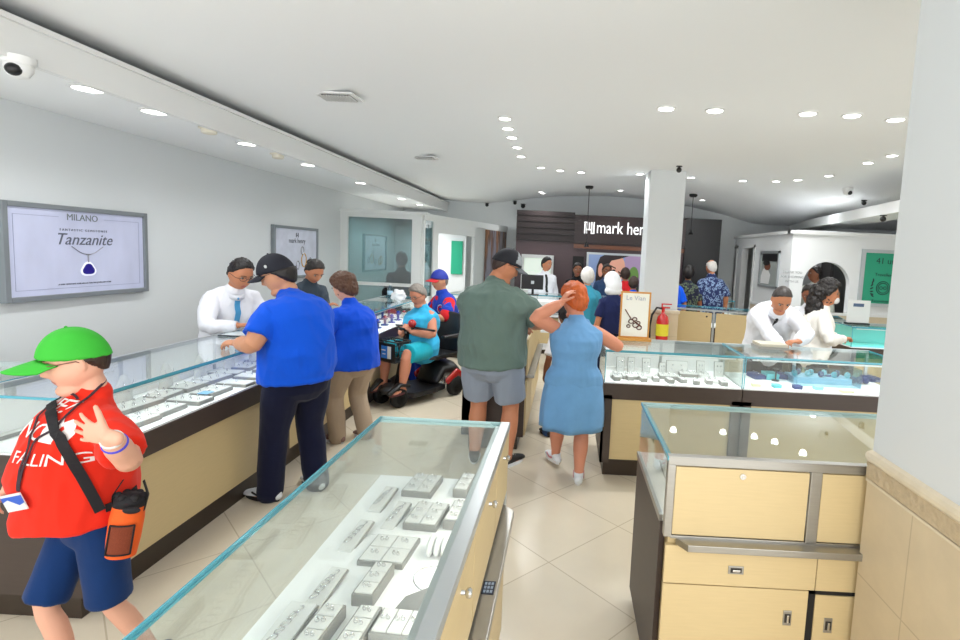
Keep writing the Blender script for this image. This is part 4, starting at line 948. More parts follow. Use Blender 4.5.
text_obj('lettering', 'Travellers', .07, frame_matrix((gc[0], 7.982, gc[2] + .2), (1, 0, 0), (0, 0, 1)), GI, t)
text_obj('lower_lettering', 'Recommend', .06, frame_matrix((gc[0], 7.982, gc[2] - .2), (1, 0, 0), (0, 0, 1)), GI, t)
q = ony(792, 277, 8.0); t = thing('wall_notice', (q.x, 8.0, q.z), 'small grey lines of wall lettering left of the arch', 'notice')
for k in range(3): text_obj('line', ['THANK YOU', 'FOR SHOPPING', 'WITH US'][k], .05, frame_matrix((q.x, 7.995, q.z + .07 - k * .07), (1, 0, 0), (0, 0, 1)), mat('grey_lettering', (130, 134, 136), .5), t)
# paper notice on an acrylic holder on the teal case
q = ony(857, 310, 6.5); t = thing('paper_notice', (q.x, 6.5, 1.0), 'white paper notice in a stand near the green poster', 'notice')
M = Matrix.Translation((q.x, 6.5, 1.0)); mb = MB(); mb.box(-.12, .16, 0, .006, .02, .30, M); obj('paper', mb, PAD, t); mb = MB(); mb.box(-.05, .08, -.003, 0, .22, .26, M); obj('print', mb, mat('blue_grey_ink', (70, 90, 120), .5), t); mb = MB(); mb.box(-.12, .16, -.03, .06, 0, .018, M); obj('holder', mb, BLACK, t)
# ================================================================== PEOPLE
def skin(name, c): return mat(name, c, .5, var=.05, vscale=14, spec=.35)
SK_PALE = skin('skin_pale', (226, 170, 144)); SK_TAN = skin('skin_tan', (192, 128, 94)); SK_RED = skin('skin_ruddy', (206, 138, 110)); SK_BROWN = skin('skin_brown', (140, 88, 62)); SK_LIGHT = skin('skin_light_tan', (204, 146, 112))
EYEW = mat('eye_white', (150, 142, 134), .4); LIPM = mat('lip_tone', (176, 98, 86), .45)
def cloth(name, c, bump=.25, rough=.85, var=.05): return mat(name, c, rough, var=var, vscale=10, bump=bump, bscale=14, sheen=.08, spec=.2)
def cat_rom(pts, m=4):
    out = []
    P_ = [V(p) for p in pts]; n = len(P_)
    for i in range(n - 1):
        p0, p1, p2, p3 = P_[max(i - 1, 0)], P_[i], P_[i + 1], P_[min(i + 2, n - 1)]
        for k in range(m):
            t = k / m; out.append(.5 * ((2 * p1) + (p2 - p0) * t + (2 * p0 - 5 * p1 + 4 * p2 - p3) * t * t + (3 * p1 - p0 - 3 * p2 + p3) * t ** 3))
    out.append(P_[-1]); return out
def ik(a, b, l1, l2, hint):
    d = b - a; D = min(d.length, (l1 + l2) * .998); dn = d.normalized(); D = max(D, abs(l1 - l2) * 1.02)
    x = (l1 * l1 - l2 * l2 + D * D) / (2 * D); h = sqrt(max(l1 * l1 - x * x, 0))
    hint = V(hint); pp = hint - dn * hint.dot(dn)
    pp = pp.normalized() if pp.length > 1e-5 else dn.orthogonal()
    return a + dn * x + pp * h, a + dn * D
def remeshed(mb, voxel, smooth=3, wrinkle=0, wscale=7, wdir=(1, 1, 1)):
    bmesh.ops.recalc_face_normals(mb.bm, faces=mb.bm.faces)
    me = bpy.data.meshes.new('tmp'); mb.bm.to_mesh(me); mb.bm.free()
    o = bpy.data.objects.new('tmp', me); COL.objects.link(o)
    r = o.modifiers.new('r', 'REMESH'); r.mode = 'VOXEL'; r.voxel_size = voxel; r.adaptivity = 0
    if smooth:
        q = o.modifiers.new('s', 'SMOOTH'); q.factor = .5; q.iterations = smooth
    dg = bpy.context.evaluated_depsgraph_get(); dg.update()
    out = bpy.data.meshes.new_from_object(o.evaluated_get(dg))
    bpy.data.objects.remove(o); bpy.data.meshes.remove(me)
    out.materials.clear()
    if wrinkle:
        nn = [v.normal.copy() for v in out.vertices]
        for v, n_ in zip(out.vertices, nn):
            q = V((v.co.x * wdir[0], v.co.y * wdir[1], v.co.z * wdir[2])) * wscale
            a = 1 - abs(noise.noise(q)) * 2.2; b = noise.noise(q * 2.3 + V((5, 2, 1)))
            q3 = V((q.x * 1.9 + q.z * .5, q.y * 1.9, q.z * .8 - q.x * .3)); c = 1 - abs(noise.noise(q3 * 1.5 + V((3, 1, 7)))) * 3
            v.co += n_ * wrinkle * (a * .7 + b * .35 + c * .32 - .1)
    out.shade_smooth(); return out
def smooth01(x): x = min(1, max(0, x)); return x * x * (3 - 2 * x)
def head_point(d, fat=0):
    x, y, z = .0745 * d.x, .096 * d.y, .118 * d.z
    t = max(0, -d.z)
    x *= 1 - (.24 - .16 * fat) * t ** 1.4
    if y < 0: y *= 1 - .30 * t
    else:
        y *= 1 - .03 * t
        if y > .07: y = .07 + (y - .07) * .75
    x *= 1 + .16 * fat * exp(-((d.z + .45) / .35) ** 2)
    if d.y > 0:
        fr = smooth01(d.y * 2)
        if -.05 < z < .034:
            k = (.03 - z) / .062; g = max(0, min(1, k)) ** 1.2 * (1 if z > -.034 else max(0, (z + .05) / .016))
            y += .027 * g * exp(-(x / (.009 + .006 * max(0, k))) ** 2)
        for s in (-1, 1): y -= .010 * exp(-((x - s * .031) / .016) ** 2 - ((z - .010) / .012) ** 2)
        y += .0045 * exp(-((z - .032) / .009) ** 2) * exp(-(x / .045) ** 4)
        y += .007 * exp(-(x / .022) ** 2 - ((z + .058) / .006) ** 2) + .007 * exp(-(x / .02) ** 2 - ((z + .071) / .006) ** 2)
        y += .009 * exp(-(x / .02) ** 2 - ((z + .098) / .015) ** 2) * fr
    return V((x, y, z))
def add_head(mb, HM, k, fat=0, nu=64, nv=48):
    R = []
    for i in range(nv + 1):
        a = -pi / 2 + pi * (i + .02) / (nv + .04); R.append([HM @ (head_point(V((cos(a) * cos(2 * pi * j / nu), cos(a) * sin(2 * pi * j / nu), sin(a))), fat) * k) for j in range(nu)])
    mb.rings(R)
    for s in (-1, 1):
        mb.ell(HM @ (V((s * .0745, -.008, -.004)) * k), (.010 * k, .019 * k, .032 * k), HM.to_3x3() @ Matrix.Rotation(s * .35, 3, 'Z') @ Matrix.Rotation(-.15, 3, 'X'), 12, 8)
def shell_mesh(HM, k, tfun, nu=72, nv=54, amp=0, scl=20):
    mb = MB(); R = []
    for i in range(nv + 1):
        a = -pi / 2 + pi * (i + .02) / (nv + .04); ring = []
        for j in range(nu):
            d = V((cos(a) * cos(2 * pi * j / nu), cos(a) * sin(2 * pi * j / nu), sin(a)))
            base = V((.0765 * d.x, .098 * d.y * (1 - .22 * max(0, -d.z) * (d.y < 0)), .12 * d.z)); t = tfun(d)
            if amp and t > 0: t += amp * noise.noise(V((d.x, d.y, d.z * .6)) * scl)
            ring.append(HM @ ((base + d * t) * k))
        R.append(ring)
    mb.rings(R); return mb
def hair_t(thick, c=-.05, low=-.78, bald=None, slope=.9, cap=False):
    def f(d):
        m = d.z - slope * d.y - c + .07 * noise.noise(d * 7)
        w = smooth01(m / .22)
        if d.z < low: w *= 1 - smooth01((low - d.z) / .12)
        if bald is not None: w *= 1 - smooth01((d.z - bald + .25 * d.y) / .25)
        th = thick * (1 + .25 * max(0, d.z))
        if cap: th = th + (.001 - th) * smooth01((d.z - .05) / .12)
        return -.014 + w * (.014 + th)
    return f
def finger_pts(b, d, n, L, curl, k=3):
    pts = [b]; p = b; ang = 0; seg = [.42, .33, .25]
    for q in range(3):
        ang += curl * (1 if q else .7)
        dd = d * cos(ang) + n * sin(ang); p = p + dd * L * seg[q]; pts.append(p)
    return pts
def add_hand(mb, W, d, n, side, s=1, curl=.35, spread=.09, fr=.0088, tcurl=.25):
    """W wrist, d pointing direction, n palm normal (fingers curl to it), side = thumb direction"""
    d = d.normalized(); n = (n - d * n.dot(d)).normalized(); side = side - d * side.dot(d) - n * side.dot(n)
    side = side.normalized() if side.length > 1e-4 else d.cross(n)
    mb.sweep([W - d * .03 * s, W + d * .012 * s, W + d * .05 * s, W + d * .088 * s], [(.027 * s, .021 * s), (.030 * s, .018 * s), (.040 * s, .0165 * s), (.040 * s, .013 * s)], side)
    for off, L, sp in ((.030, .074, 1.2), (.0105, .083, .35), (-.0105, .077, -.45), (-.030, .060, -1.4)):
        b = W + d * (.080 - abs(off) * .25) * s + side * off * s; dd = (d + side * spread * sp).normalized()
        mb.sweep(finger_pts(b, dd, n, L * s, curl + abs(off) * 2), [fr * s, fr * s * .98, fr * s * .9, fr * s * .78], seg=8)
    b = W + d * .022 * s + side * .022 * s; td = (d * .62 + side * .72 + n * .2).normalized()
    p1 = b + td * .045 * s; p2 = p1 + (td + d * .35 + n * tcurl).normalized() * .032 * s; p3 = p2 + (td + d * .6 + n * tcurl * 1.4).normalized() * .024 * s
    mb.sweep([b, p1, p2, p3], [.014 * s, .0115 * s, .0105 * s, .0085 * s], seg=8)
class Person: pass
def pix(P, px, py, bvh=None, off=0):
    MI = P.MW.inverted(); o = MI @ V((0, 0, 1.7)); d = (MI.to_3x3() @ ray(px, py)).normalized(); h = (bvh or P.bvh).ray_cast(o, d)
    if h[0] is None:
        n = (bvh or P.bvh).find_nearest(o + d * (V((0, 0, 1.1)) - o).length); return n[0], n[1]
    return h[0], h[1]
def person(label, loc, face, H, skin_m, top=None, bottom=None, shoes=None, hair=None, girth=1, belly=0, lean=0, sway=0, twist=0, pelvis=None, head=(0, 0, 0),
           hands=(None, None), hints=None, feet=None, toes=(8, -8), kneehint=None, vox=.007, fat=0, hem=-.06, sh_w=1, hcurl=(.35, .35), hdir=(None, None), palm=(None, None), thumb=(None, None), fem=0, spread=.09, eyes=True, chest=0, hunch=.02, neck_fwd=.0, leg_g=None, headk=1, group=None):
    P = Person(); s = H / 1.75; P.s = s
    root = thing('person', loc, label, 'person', group); P.root = root; root.rotation_euler = (0, 0, radians(face))
    RZ = Matrix.Rotation(radians(face), 4, 'Z'); MW = Matrix.Translation(loc) @ RZ; MI = MW.inverted(); P.MW = MW
    tl = lambda p: MI @ V(p)   # world -> local
    pel = V(pelvis) if pelvis else V((0, 0, .90 * s)); lg = leg_g or (girth ** .5)
    L = V((sin(radians(sway)), sin(radians(lean)) * cos(radians(sway)), cos(radians(lean)) * cos(radians(sway))))
    spine_len = .53 * s
    N = pel + L * spine_len; right = Matrix.Rotation(radians(twist), 3, 'Z') @ V((1, 0, 0)); right = (right - L * right.dot(L)).normalized(); fwd = L.cross(right)
    P.N, P.L, P.right, P.fwd = N, L, right, fwd
    def sp(u): 
        p = pel.lerp(N, u); return p - (fwd if u > .3 else V((0, 1, 0))) * (hunch * 4 * u * (1 - u) * s * (1 + lean / 30))
    shw = .165 * s * sh_w * (1 - .08 * fem); shz = .835
    SH = [sp(shz) - right * shw, sp(shz) + right * shw]   # left, right
    g = girth
    def torso(mb, inf=0, u0=-.12, drape=False, umax=2):
        us = [u0] + [u for u in (0, .12, .25, .4, .55, .7, .82, .9, .96, 1.0) if u > u0 + .04 and u <= umax]
        st = {-.3: (.17, .125, 0), -.12: (.165, .12, 0), 0: (.17 + .01 * fem, .125, 0), .12: (.17, .13, .3), .25: (.157 - .02 * fem, .122, .8), .4: (.155 - .02 * fem, .12, 1), .55: (.165 - .012 * fem, .122 + .018 * fem, .7), .7: (.175 - .012 * fem, .122 + .016 * fem, .25), .82: (.175, .11, 0), .9: (.14, .088, 0), .96: (.095, .07, 0), 1.0: (.062, .06, 0)}
        ks = sorted(st)
        pts, ab = [], []
        for u in us:
            for a_, b_ in zip(ks, ks[1:]):
                if a_ <= u <= b_:
                    w = (u - a_) / (b_ - a_); v = [st[a_][i] * (1 - w) + st[b_][i] * w for i in range(3)]
            if u <= ks[0]: v = st[ks[0]]
            gg = g if u < .75 else 1 + (g - 1) * max(.15, (1 - u) / .25)
            wd = v[0] * s * gg * (sh_w if u > .6 else 1); dp = v[1] * s * gg + belly * v[2] * s * .5
            if chest: v = [v[0], v[1] + chest * .3 * max(0, 1 - abs(u - .75) / .3), v[2] + chest * 8 * max(0, 1 - abs(u - .75) / .3)]
            bo = fwd * belly * (v[2] if not drape else (v[2] if u > .4 else max(v[2], .62))) * s * .5
            pts.append(sp(u) + bo if u >= 0 else pel + bo + (L * .35 + V((0, 0, .65))) * u * spine_len)
            ab.append((wd + inf, dp + inf))
        if drape:   # cloth hangs straight from its widest place instead of tucking in
            mw = max(a for a, b in ab[:6]); md = max(b for a, b in ab[:6])
            for i_, u in enumerate(us):
                if u < .45: ab[i_] = (max(ab[i_][0], mw * .975), max(ab[i_][1], md * .955))
        rr = [V((1, 0, 0)).lerp(right, max(0, min(1, u))) for u in us]
        if drape:
            pts = [pts[0] + (pts[0] - pts[1]).normalized() * .002] + pts; ab = [(ab[0][0] * .93, ab[0][1] * .93)] + ab; rr = [rr[0]] + rr
        mb.sweep(pts, ab, rr, 28, 'end' if drape else True)
    # head frame
    hy, hp, hr = head; HP0 = Matrix.Rotation(radians(twist), 3, 'Z') @ Matrix.Rotation(radians(hy), 3, 'Z') @ Matrix.Rotation(-radians(hp), 3, 'X') @ Matrix.Rotation(radians(hr), 3, 'Y')
    nd = (L + V((0, 0, .6)) + HP0 @ V((0, .10 + neck_fwd, .3))).normalized()
    hk = s ** .6 * headk * 1.09; P.hk = hk
    neckp = N + nd * .055 * s; HC = neckp + HP0 @ V((0, .022, .105)) * hk + V((0, .0, .0))
    HM = Matrix.Translation(HC) @ HP0.to_4x4(); P.HM = HM
    # arms
    ua, fa = .285 * s, .25 * s; arms = []
    for i, sgn in ((0, -1), (1, 1)):
        S = SH[i]; tgt = hands[i]
        if tgt is None: T = S + V((sgn * .10 * s, .03 * s, -.50 * s)); hn = V((sgn * .4, -1, 0))
        else: T = tl(tgt); hn = V((sgn * 1.0, -.5, -.6))
        if hints and hints[i] is not None: hn = V(hints[i])
        E_, W = ik(S, T, ua, fa, hn)
        d = (W - E_).normalized()
        if hdir[i] is not None: d = RZ.inverted().to_3x3() @ V(hdir[i])
        pn = (RZ.inverted().to_3x3() @ V(palm[i])) if palm[i] is not None else (V((-sgn, 0, 0)) if tgt is None else V((0, 0, -1)))
        th = (RZ.inverted().to_3x3() @ V(thumb[i])) if thumb[i] is not None else (V((0, 1, 0)) if tgt is None else V((-sgn, .3, 0)))
        arms.append((S, E_, W, d, pn, th))
    P.arms = arms; ag = (1 + (girth - 1) * .7)
    # legs
    ft = feet or ((-.11 * s, 0.0, 0), (.11 * s, 0.0, 0)); legs = []
    for i, sgn in ((0, -1), (1, 1)):
        Hp = pel + V((sgn * .092 * s * g ** .5, 0, -.02 * s)); F = V(ft[i]); An = F + V((0, 0, .075 * s))
        kh = V(kneehint[i]) if kneehint else V((sgn * .08, 1, 0))
        K, An2 = ik(Hp, An, .43 * s, .415 * s, kh)
        ta = radians(toes[i]); td = V((-sin(ta), cos(ta), 0)); legs.append((Hp, K, An2, td))
    P.legs = legs
    # ---- body mesh
    mb = MB(); torso(mb, -.024)
    mb.sweep([N - nd * .05 * s, neckp, HC + HP0 @ V((0, -.012, -.05)) * hk], [(.062 * s * (1 + fat * .25), .06 * s), (.054 * s * (1 + fat * .3), .056 * s), (.052 * s * (1 + fat * .3), .058 * s)], right, 20)
    if fat > .4: mb.ell(HM @ (V((0, .035, -.105)) * hk), (.05 * hk, .05 * hk, .03 * hk), HP0)
    add_head(mb, HM, hk, fat, *((64, 48) if vox < .008 else (40, 30)))
    for i, (S, E_, W, d, pn, th) in enumerate(arms):
        sgn = (-1, 1)[i]
        mb.sweep(cat_rom([S - right * sgn * .04 * s, S, S.lerp(E_, .5), E_, E_.lerp(W, .35), E_.lerp(W, .8), W], 2), [r * s * ag * (.84 if top and top[0] == 'long' else 1) for r in (.038, .040, .045, .049, .050, .048, .043, .041, .042, .043, .036, .030, .026)], seg=14)
        add_hand(mb, W, d, pn, th, s * (1 if H > 1.5 else 1.08) * .98, hcurl[i], spread)
    for (Hp, K, An, td) in legs:
        mb.sweep(cat_rom([Hp, Hp.lerp(K, .5), K, K.lerp(An, .32), K.lerp(An, .7), An], 2), [r * s * lg for r in (.082, .080, .074, .066, .056, .054, .058, .056, .046, .038, .036)], seg=16)
        hl = An - V((0, 0, .045 * s)); mb.sweep([hl - td * .045 * s, hl + td * .03 * s + V((0, 0, .012 * s)), hl + td * .10 * s - V((0, 0, .004)), hl + td * .165 * s - V((0, 0, .012 * s))], [(.03 * s, .028 * s), (.034 * s, .04 * s), (.043 * s, .028 * s), (.036 * s, .016 * s)], V((td.y, -td.x, 0)))
    me = remeshed(mb, vox, 2); me.materials.append(skin_m); me.materials.append(LIPM)
    HI = HM.inverted()
    for f in me.polygons:
        c = HI @ f.center / hk
        if c.y > .07 and abs(c.x) < .024 - abs(c.z + .064) * .6 and abs(c.z + .0645) < .0115: f.material_index = 1
    def put(name, me_, m=None, parent=root, lab=None):
        if m: 
            me_.materials.clear()
            for q in (m if isinstance(m, (list, tuple)) else [m]): me_.materials.append(q)
        o = bpy.data.objects.new(name, me_); COL.objects.link(o); o.parent = parent
        if lab: o['label'] = lab
        return o
    P.put = put
    put('body', me, None)
    P.body_bvh = BVHTree.FromPolygons([v.co.copy() for v in me.vertices], [tuple(p.vertices) for p in me.polygons])
    if eyes:
        for sx in (-1, 1):
            mb = MB(); c = HM @ (V((sx * .031, .0725, .009)) * hk); mb.ell(c, (.0125 * hk, .0125 * hk, .0095 * hk), HP0, 14, 10)
            mb.mi = 1; mb.ell(HM @ (V((sx * .030, .0815, .009)) * hk), (.0062 * hk, .0045 * hk, .0062 * hk), HP0, 10, 8); put('eye', mb.mesh('eye', [EYEW, BLACK], True))
            mb = MB(); mb.sweep([HM @ (V((sx * x_, y_, z_)) * hk) for x_, y_, z_ in ((.014, .096, .030), (.03, .0935, .035), (.047, .083, .031))], [(.0035 * hk, .003 * hk)] * 3, seg=6); put('eyebrow', mb.mesh('eyebrow', hair['m'] if hair else BLACK, True))
    # ---- bottom
    if bottom:
        kind, m = bottom[0], bottom[1]; mb = MB()
        if kind in ('pants', 'shorts', 'long_shorts'):
            torso(mb, -.016, -.14, False, .22); fr = {'pants': 1.0, 'shorts': .0, 'long_shorts': .0}[kind]
            for (Hp, K, An, td) in legs:
                if kind == 'pants': mb.sweep(cat_rom([Hp, Hp.lerp(K, .5), K, K.lerp(An, .5), An - V((0, 0, .015))], 3), [r * s * lg for r in (.105, .103, .100, .096, .090, .084, .079, .076, .075, .074, .072, .07, .07)], seg=18)
                else:
                    e = bottom[2] if len(bottom) > 2 else .9
                    pts = cat_rom([Hp, Hp.lerp(K, .5), K], 3); Lp = [Hp.lerp(K, q * e) for q in (0, .3, .6, .85, .97, 1)]
                    mb.sweep(Lp, [r * s * lg for r in (.108, .108, .105, .103, .104, .098)], seg=18, round_ends=False)
            me2 = remeshed(mb, max(vox, .008), 4, .008 * s, 5, (1, 1, .6))
            put({'pants': 'trousers', 'shorts': 'shorts', 'long_shorts': 'shorts'}[kind], me2, m)
        elif kind == 'skirt':
            zb = bottom[2]; wd = bottom[3]; mb = MB(); R_ = []
            top_ = pel + L * .1 * s
            n_ = 10; dpth = .16 * s * g
            for q in range(n_ + 1):
                w = q / n_; z = top_.z * (1 - w) + zb * w; c = top_.lerp(V((top_.x * .3, top_.y * .3, zb)), w); c.z = z
                rad = .165 * s * g * (1 - w) + wd * w + .02 * s * sin(pi * w)
                R_.append([c + V((rad * cos(a) * (1 + .06 * w * sin(9 * a)), rad * .78 * sin(a) * (1 + .09 * w * sin(7 * a + 1)), 0)) for a in [2 * pi * k / 56 for k in range(56)]])
            for q in (.97, .8, .1): R_.append([V((p.x * 1, p.y * 1, 0)).lerp(V((R_[n_][0].x, 0, 0)), 0) * 1 + V((0, 0, p.z + .004)) for p in [(R_[n_][k] - V((R_[n_][k].x - top_.x * .3, R_[n_][k].y - top_.y * .3, 0)) * (1 - q)) for k in range(56)]])
            mb.rings(R_)
            put('skirt', mb.mesh('skirt', m, True), m)
    # ---- shoes
    if shoes:
        for (Hp, K, An, td) in legs:
            mb = MB(); fl = V((An.x, An.y, An.z - .075 * s)); sd = V((td.y, -td.x, 0)); up = V((0, 0, 1))
            mb.sweep([fl - td * .06 * s + up * .045 * s, fl + up * .052 * s, fl + td * .07 * s + up * .046 * s, fl + td * .14 * s + up * .036 * s, fl + td * .19 * s + up * .028 * s], [(.034 * s, .036 * s), (.040 * s, .044 * s), (.044 * s, .036 * s), (.046 * s, .027 * s), (.036 * s, .019 * s)], sd, 16)
            if shoes[0] != 'low': mb.sweep([fl + up * .04 * s - td * .01, fl + up * .095 * s - td * .01], [(.042 * s, .05 * s), (.04 * s, .048 * s)], sd, 14, False)
            sh = put('shoe', mb.mesh('shoe', shoes[1], True)); 
            mb = MB(); out = []
            for q in range(24):
                a = 2 * pi * q / 24; x_ = cos(a); y_ = sin(a); w_ = (.044 + .006 * (y_ > 0)) * s; out.append(fl + td * (.062 * s + .138 * s * y_) + sd * w_ * x_ * (1 - .15 * max(0, -y_)))
            mb.rings([[p + up * .001 for p in out], [p + up * .018 * s for p in out], [fl.lerp(p, .93) + up * .026 * s for p in out]]); put('sole', mb.mesh('sole', shoes[2] if len(shoes) > 2 else RUBBER, False), None, sh)
            P.lastshoe = (sh, fl, td, sd)
            if shoes[0] == 'sneaker':
                mb = MB()
                for q in range(4): c = fl + td * (.06 + .022 * q) * s + up * (.084 - .012 * q) * s; mb.sweep([c - sd * .022 * s, c + up * .006 * s, c + sd * .022 * s], [.003 * s] * 3, seg=6)
                put('laces', mb.mesh('laces', PAD, True), None, sh)
                if len(shoes) > 3:
                    for sg_ in (-1, 1):
                        mb = MB(); c = [fl + td * a_ * s + sd * sg_ * b_ * s + up * z_ * s for a_, b_, z_ in ((-.01, .043, .05), (.05, .047, .036), (.11, .047, .058))]; mb.sweep(c, [(.009 * s, .004 * s)] * 3, up, seg=6); put('side_stripe', mb.mesh('side_stripe', shoes[3], True), None, sh)
    # ---- top
    if top:
        kind, m = top[0], top[1]; mb = MB(); inf = .010 * s; torso(mb, inf, hem, kind == 'tee')
        if kind != 'tank':
            for i, (S, E_, W, d, pn, th) in enumerate(arms):
                sgn = (-1, 1)[i]
                if kind == 'tee':
                    fr = top[2] if len(top) > 2 else .72; p = [S - right * sgn * .06 * s + L * .0, S + (E_ - S) * .05 - L * .012 * s, S.lerp(E_, .35 * fr / .7), S.lerp(E_, fr)]
                    mb.sweep(p, [r * s * ag for r in (.052, .061, .068, .071)], seg=18, round_ends=False)
                    mb.ell(S - L * .014 * s - right * sgn * .01 * s, (.060 * s * ag,) * 3)
                else:
                    p = cat_rom([S - right * sgn * .05 * s, S, S.lerp(E_, .5), E_, E_.lerp(W, .5), E_.lerp(W, .97)], 2)
                    mb.sweep(p, [r * s * ag for r in (.048, .053, .058, .060, .059, .057, .055, .051, .047, .042, .036)], seg=18, round_ends=False)
        else:
            for i, (S, E_, W, d, pn, th) in enumerate(arms): mb.sweep([S.lerp(N, .25) - L * .06 * s - fwd * .03, S.lerp(N, .45) + L * .035 * s, S.lerp(N, .25) - L * .06 * s + fwd * .04], [.036 * s] * 3, seg=10)
        me2 = remeshed(mb, max(vox, .0075), 6, (.016 if kind != 'tank' else .008) * s, top[3] if len(top) > 3 else 5.2, (1, 1, .8))
        P.shirt = put({'tee': 't_shirt', 'long': 'shirt', 'tank': 'tank_top'}[kind], me2, m)
        P.bvh = BVHTree.FromPolygons([v.co.copy() for v in me2.vertices], [tuple(p.vertices) for p in me2.polygons])
    # ---- hair
    if hair:
        hm = hair['m']; t_ = hair.get('t', .016)
        mb = shell_mesh(HM, hk, hair_t(t_, hair.get('c', -.05), hair.get('low', -.78), hair.get('bald'), hair.get('slope', .9), hair.get('cap', False)), amp=0 if hair.get('cap') else hair.get('amp', .006), scl=hair.get('scl', 9))
        if hair.get('blobs'):
            rnd = random.Random(3)
            for (cx_, cy_, cz_, rx_, ry_, rz_) in hair['blobs']: mb.ell(HM @ (V((cx_, cy_, cz_)) * hk), (rx_ * hk, ry_ * hk, rz_ * hk), HP0, 20, 14)
            me3 = remeshed(mb, .006, 1, hair.get('curl', .006), hair.get('cs', 24))
        else: me3 = mb.mesh('hair', hm, True)
        P.hair = put('hair', me3, hm)
    return P
def add_cap(P, m, mbrim, c=.30, back=.12, thick=.013, brim=True, badge=None, brimlen=.075, hk=None, slope=None):
    HM, k = P.HM, P.hk
    def f(d):
        lim = c - back * .5 + back * max(-1, min(1, d.y)) * .5
        return thick + .004 * max(0, d.y) if d.z > lim else (-.02 if d.z < lim - .06 else thick - (lim - d.z) / .06 * (thick + .02))
    mb = shell_mesh(HM, k, f, 64, 60)
    if P.hair: pass
    mb.lathe([(.006 * k, 0), (.005 * k, .004 * k), (.001, .006 * k)], (0, 0, 0), 10, HM @ Matrix.Translation((0, 0, (.12 + thick) * k)))
    cap = P.put('cap', mb.mesh('cap', m, True))
    if brim:
        mb = MB(); top, bot = [], []
        z0 = (.12 * (c) - .002); nA, nR = 18, 6
        for i in range(nA + 1):
            th = radians(-62 + 124 * i / nA); a_, b_ = [], []
            for j in range(nR + 1):
                r = j / nR; ext = brimlen * cos(th * .92) ** .8 * r if abs(th) < 1.5 else 0
                x = (.088 * sin(th)) * (1 - .06 * r); y = .103 * cos(th) + ext + .0
                z = z0 - .030 * sin(th) ** 2 - .012 * r - .004 * r * r
                a_.append(HM @ (V((x, y, z + .0025)) * k)); b_.append(HM @ (V((x, y, z - .0025)) * k))
            top.append(a_); bot.append(b_)
        T_ = [[mb.bm.verts.new(p) for p in r] for r in top]; B_ = [[mb.bm.verts.new(p) for p in r] for r in bot]
        for i in range(nA):
            for j in range(nR): mb._f([T_[i][j], T_[i + 1][j], T_[i + 1][j + 1], T_[i][j + 1]]); mb._f([B_[i][j], B_[i][j + 1], B_[i + 1][j + 1], B_[i + 1][j]])
            mb._f([T_[i][nR], T_[i + 1][nR], B_[i + 1][nR], B_[i][nR]]); mb._f([T_[i][0], B_[i][0], B_[i + 1][0], T_[i + 1][0]])
        for i in (0, nA):
            for j in range(nR): mb._f([T_[i][j], T_[i][j + 1], B_[i][j + 1], B_[i][j]])
        P.put('brim', mb.mesh('brim', mbrim, True), None, cap)
    if badge:
        mb = MB(); c_ = HM @ (V(badge[0]) * k); mb.ell(c_, (badge[2] * k, .004 * k, badge[2] * 1.3 * k), P.HM.to_3x3() @ Matrix.Rotation(radians(badge[3]), 3, 'Z')); P.put('badge', mb.mesh('badge', badge[1], True), None, cap)
    return cap
def add_glasses(P, m=BLACK):
    HM, k = P.HM, P.hk; mb = MB()
    for s in (-1, 1):
        mb.tube([HM @ (V((s * (.033 + .022 * cos(a)), .101 - .012 * (cos(a) + 1) * .5, .008 + .016 * sin(a))) * k) for a in [2 * pi * q / 16 for q in range(17)]], .0017 * k, 6)
        mb.tube([HM @ (V(p) * k) for p in ((s * .055, .092, .012), (s * .078, .07, .012), (s * .084, .0, .010), (s * .082, -.02, -.005))], .0017 * k, 6)
    mb.tube([HM @ (V(p) * k) for p in ((-.012, .1, .012), (0, .105, .016), (.012, .1, .012))], .0017 * k, 6)
    return P.put('glasses', mb.mesh('glasses', m, True))
def onsurf(P, p, off=.004, bvh=None):
    r = (bvh or P.bvh).find_nearest(V(p)); n = r[1]
    if (V(p) - r[0]).dot(n) < 0 and False: n = -n
    return r[0] + n * off, n
def band(P, pts, w, th, name, m, m_seg=6, off=.003, parent=None):
    Q_ = cat_rom(pts, m_seg); res = [onsurf(P, q, off) for q in Q_]; pp = [r[0] for r in res]; mb = MB(); R = []
    for i, p in enumerate(pp):
        t = (pp[min(i + 1, len(pp) - 1)] - pp[max(i - 1, 0)]).normalized(); n = res[i][1]; u = t.cross(n).normalized()
        R.append([p - u * w, p + u * w, p + u * w + n * th, p - u * w + n * th])
    mb.rings(R); return P.put(name, mb.mesh(name, m), None, parent or P.root)
def collar_tie(P, collar_m, tie_m=None, tie_len=.36, w=.022):
    N, L, f, r, s = P.N, P.L, P.fwd, P.right, P.s
    mb = MB(); ring = []
    for k in range(24):
        a = 2 * pi * k / 24; ring.append((cos(a), sin(a)))
    c0 = N - L * .01 * s
    c0 = N - L * .022 * s
    def rg(rad, h, drop): return [c0 + r * rad * x * s + f * (rad * .98 * y * s + .004) + L * (h - drop * max(0, y)) * s for x, y in ring]
    mb.rings([rg(.062, .0, .03), rg(.066, .045, .04), rg(.074, .040, .045), rg(.082, .004, .045), rg(.07, -.004, .03)], cap=False); P.put('collar', mb.mesh('collar', collar_m, True))
    if tie_m:
        pts = [N + f * (.075 * s) - L * .045 * s, N + f * .14 * s - L * .12 * s, N + f * .2 * s - L * .25 * s, N + f * .22 * s - L * tie_len * s]
        t = band(P, pts, w * s, .006, 'tie', tie_m); k_, n_ = onsurf(P, pts[0]); mb = MB(); mb.ell(k_, (.017 * s, .012 * s, .02 * s)); P.put('tie_knot', mb.mesh('tie_knot', tie_m, True), None, t)
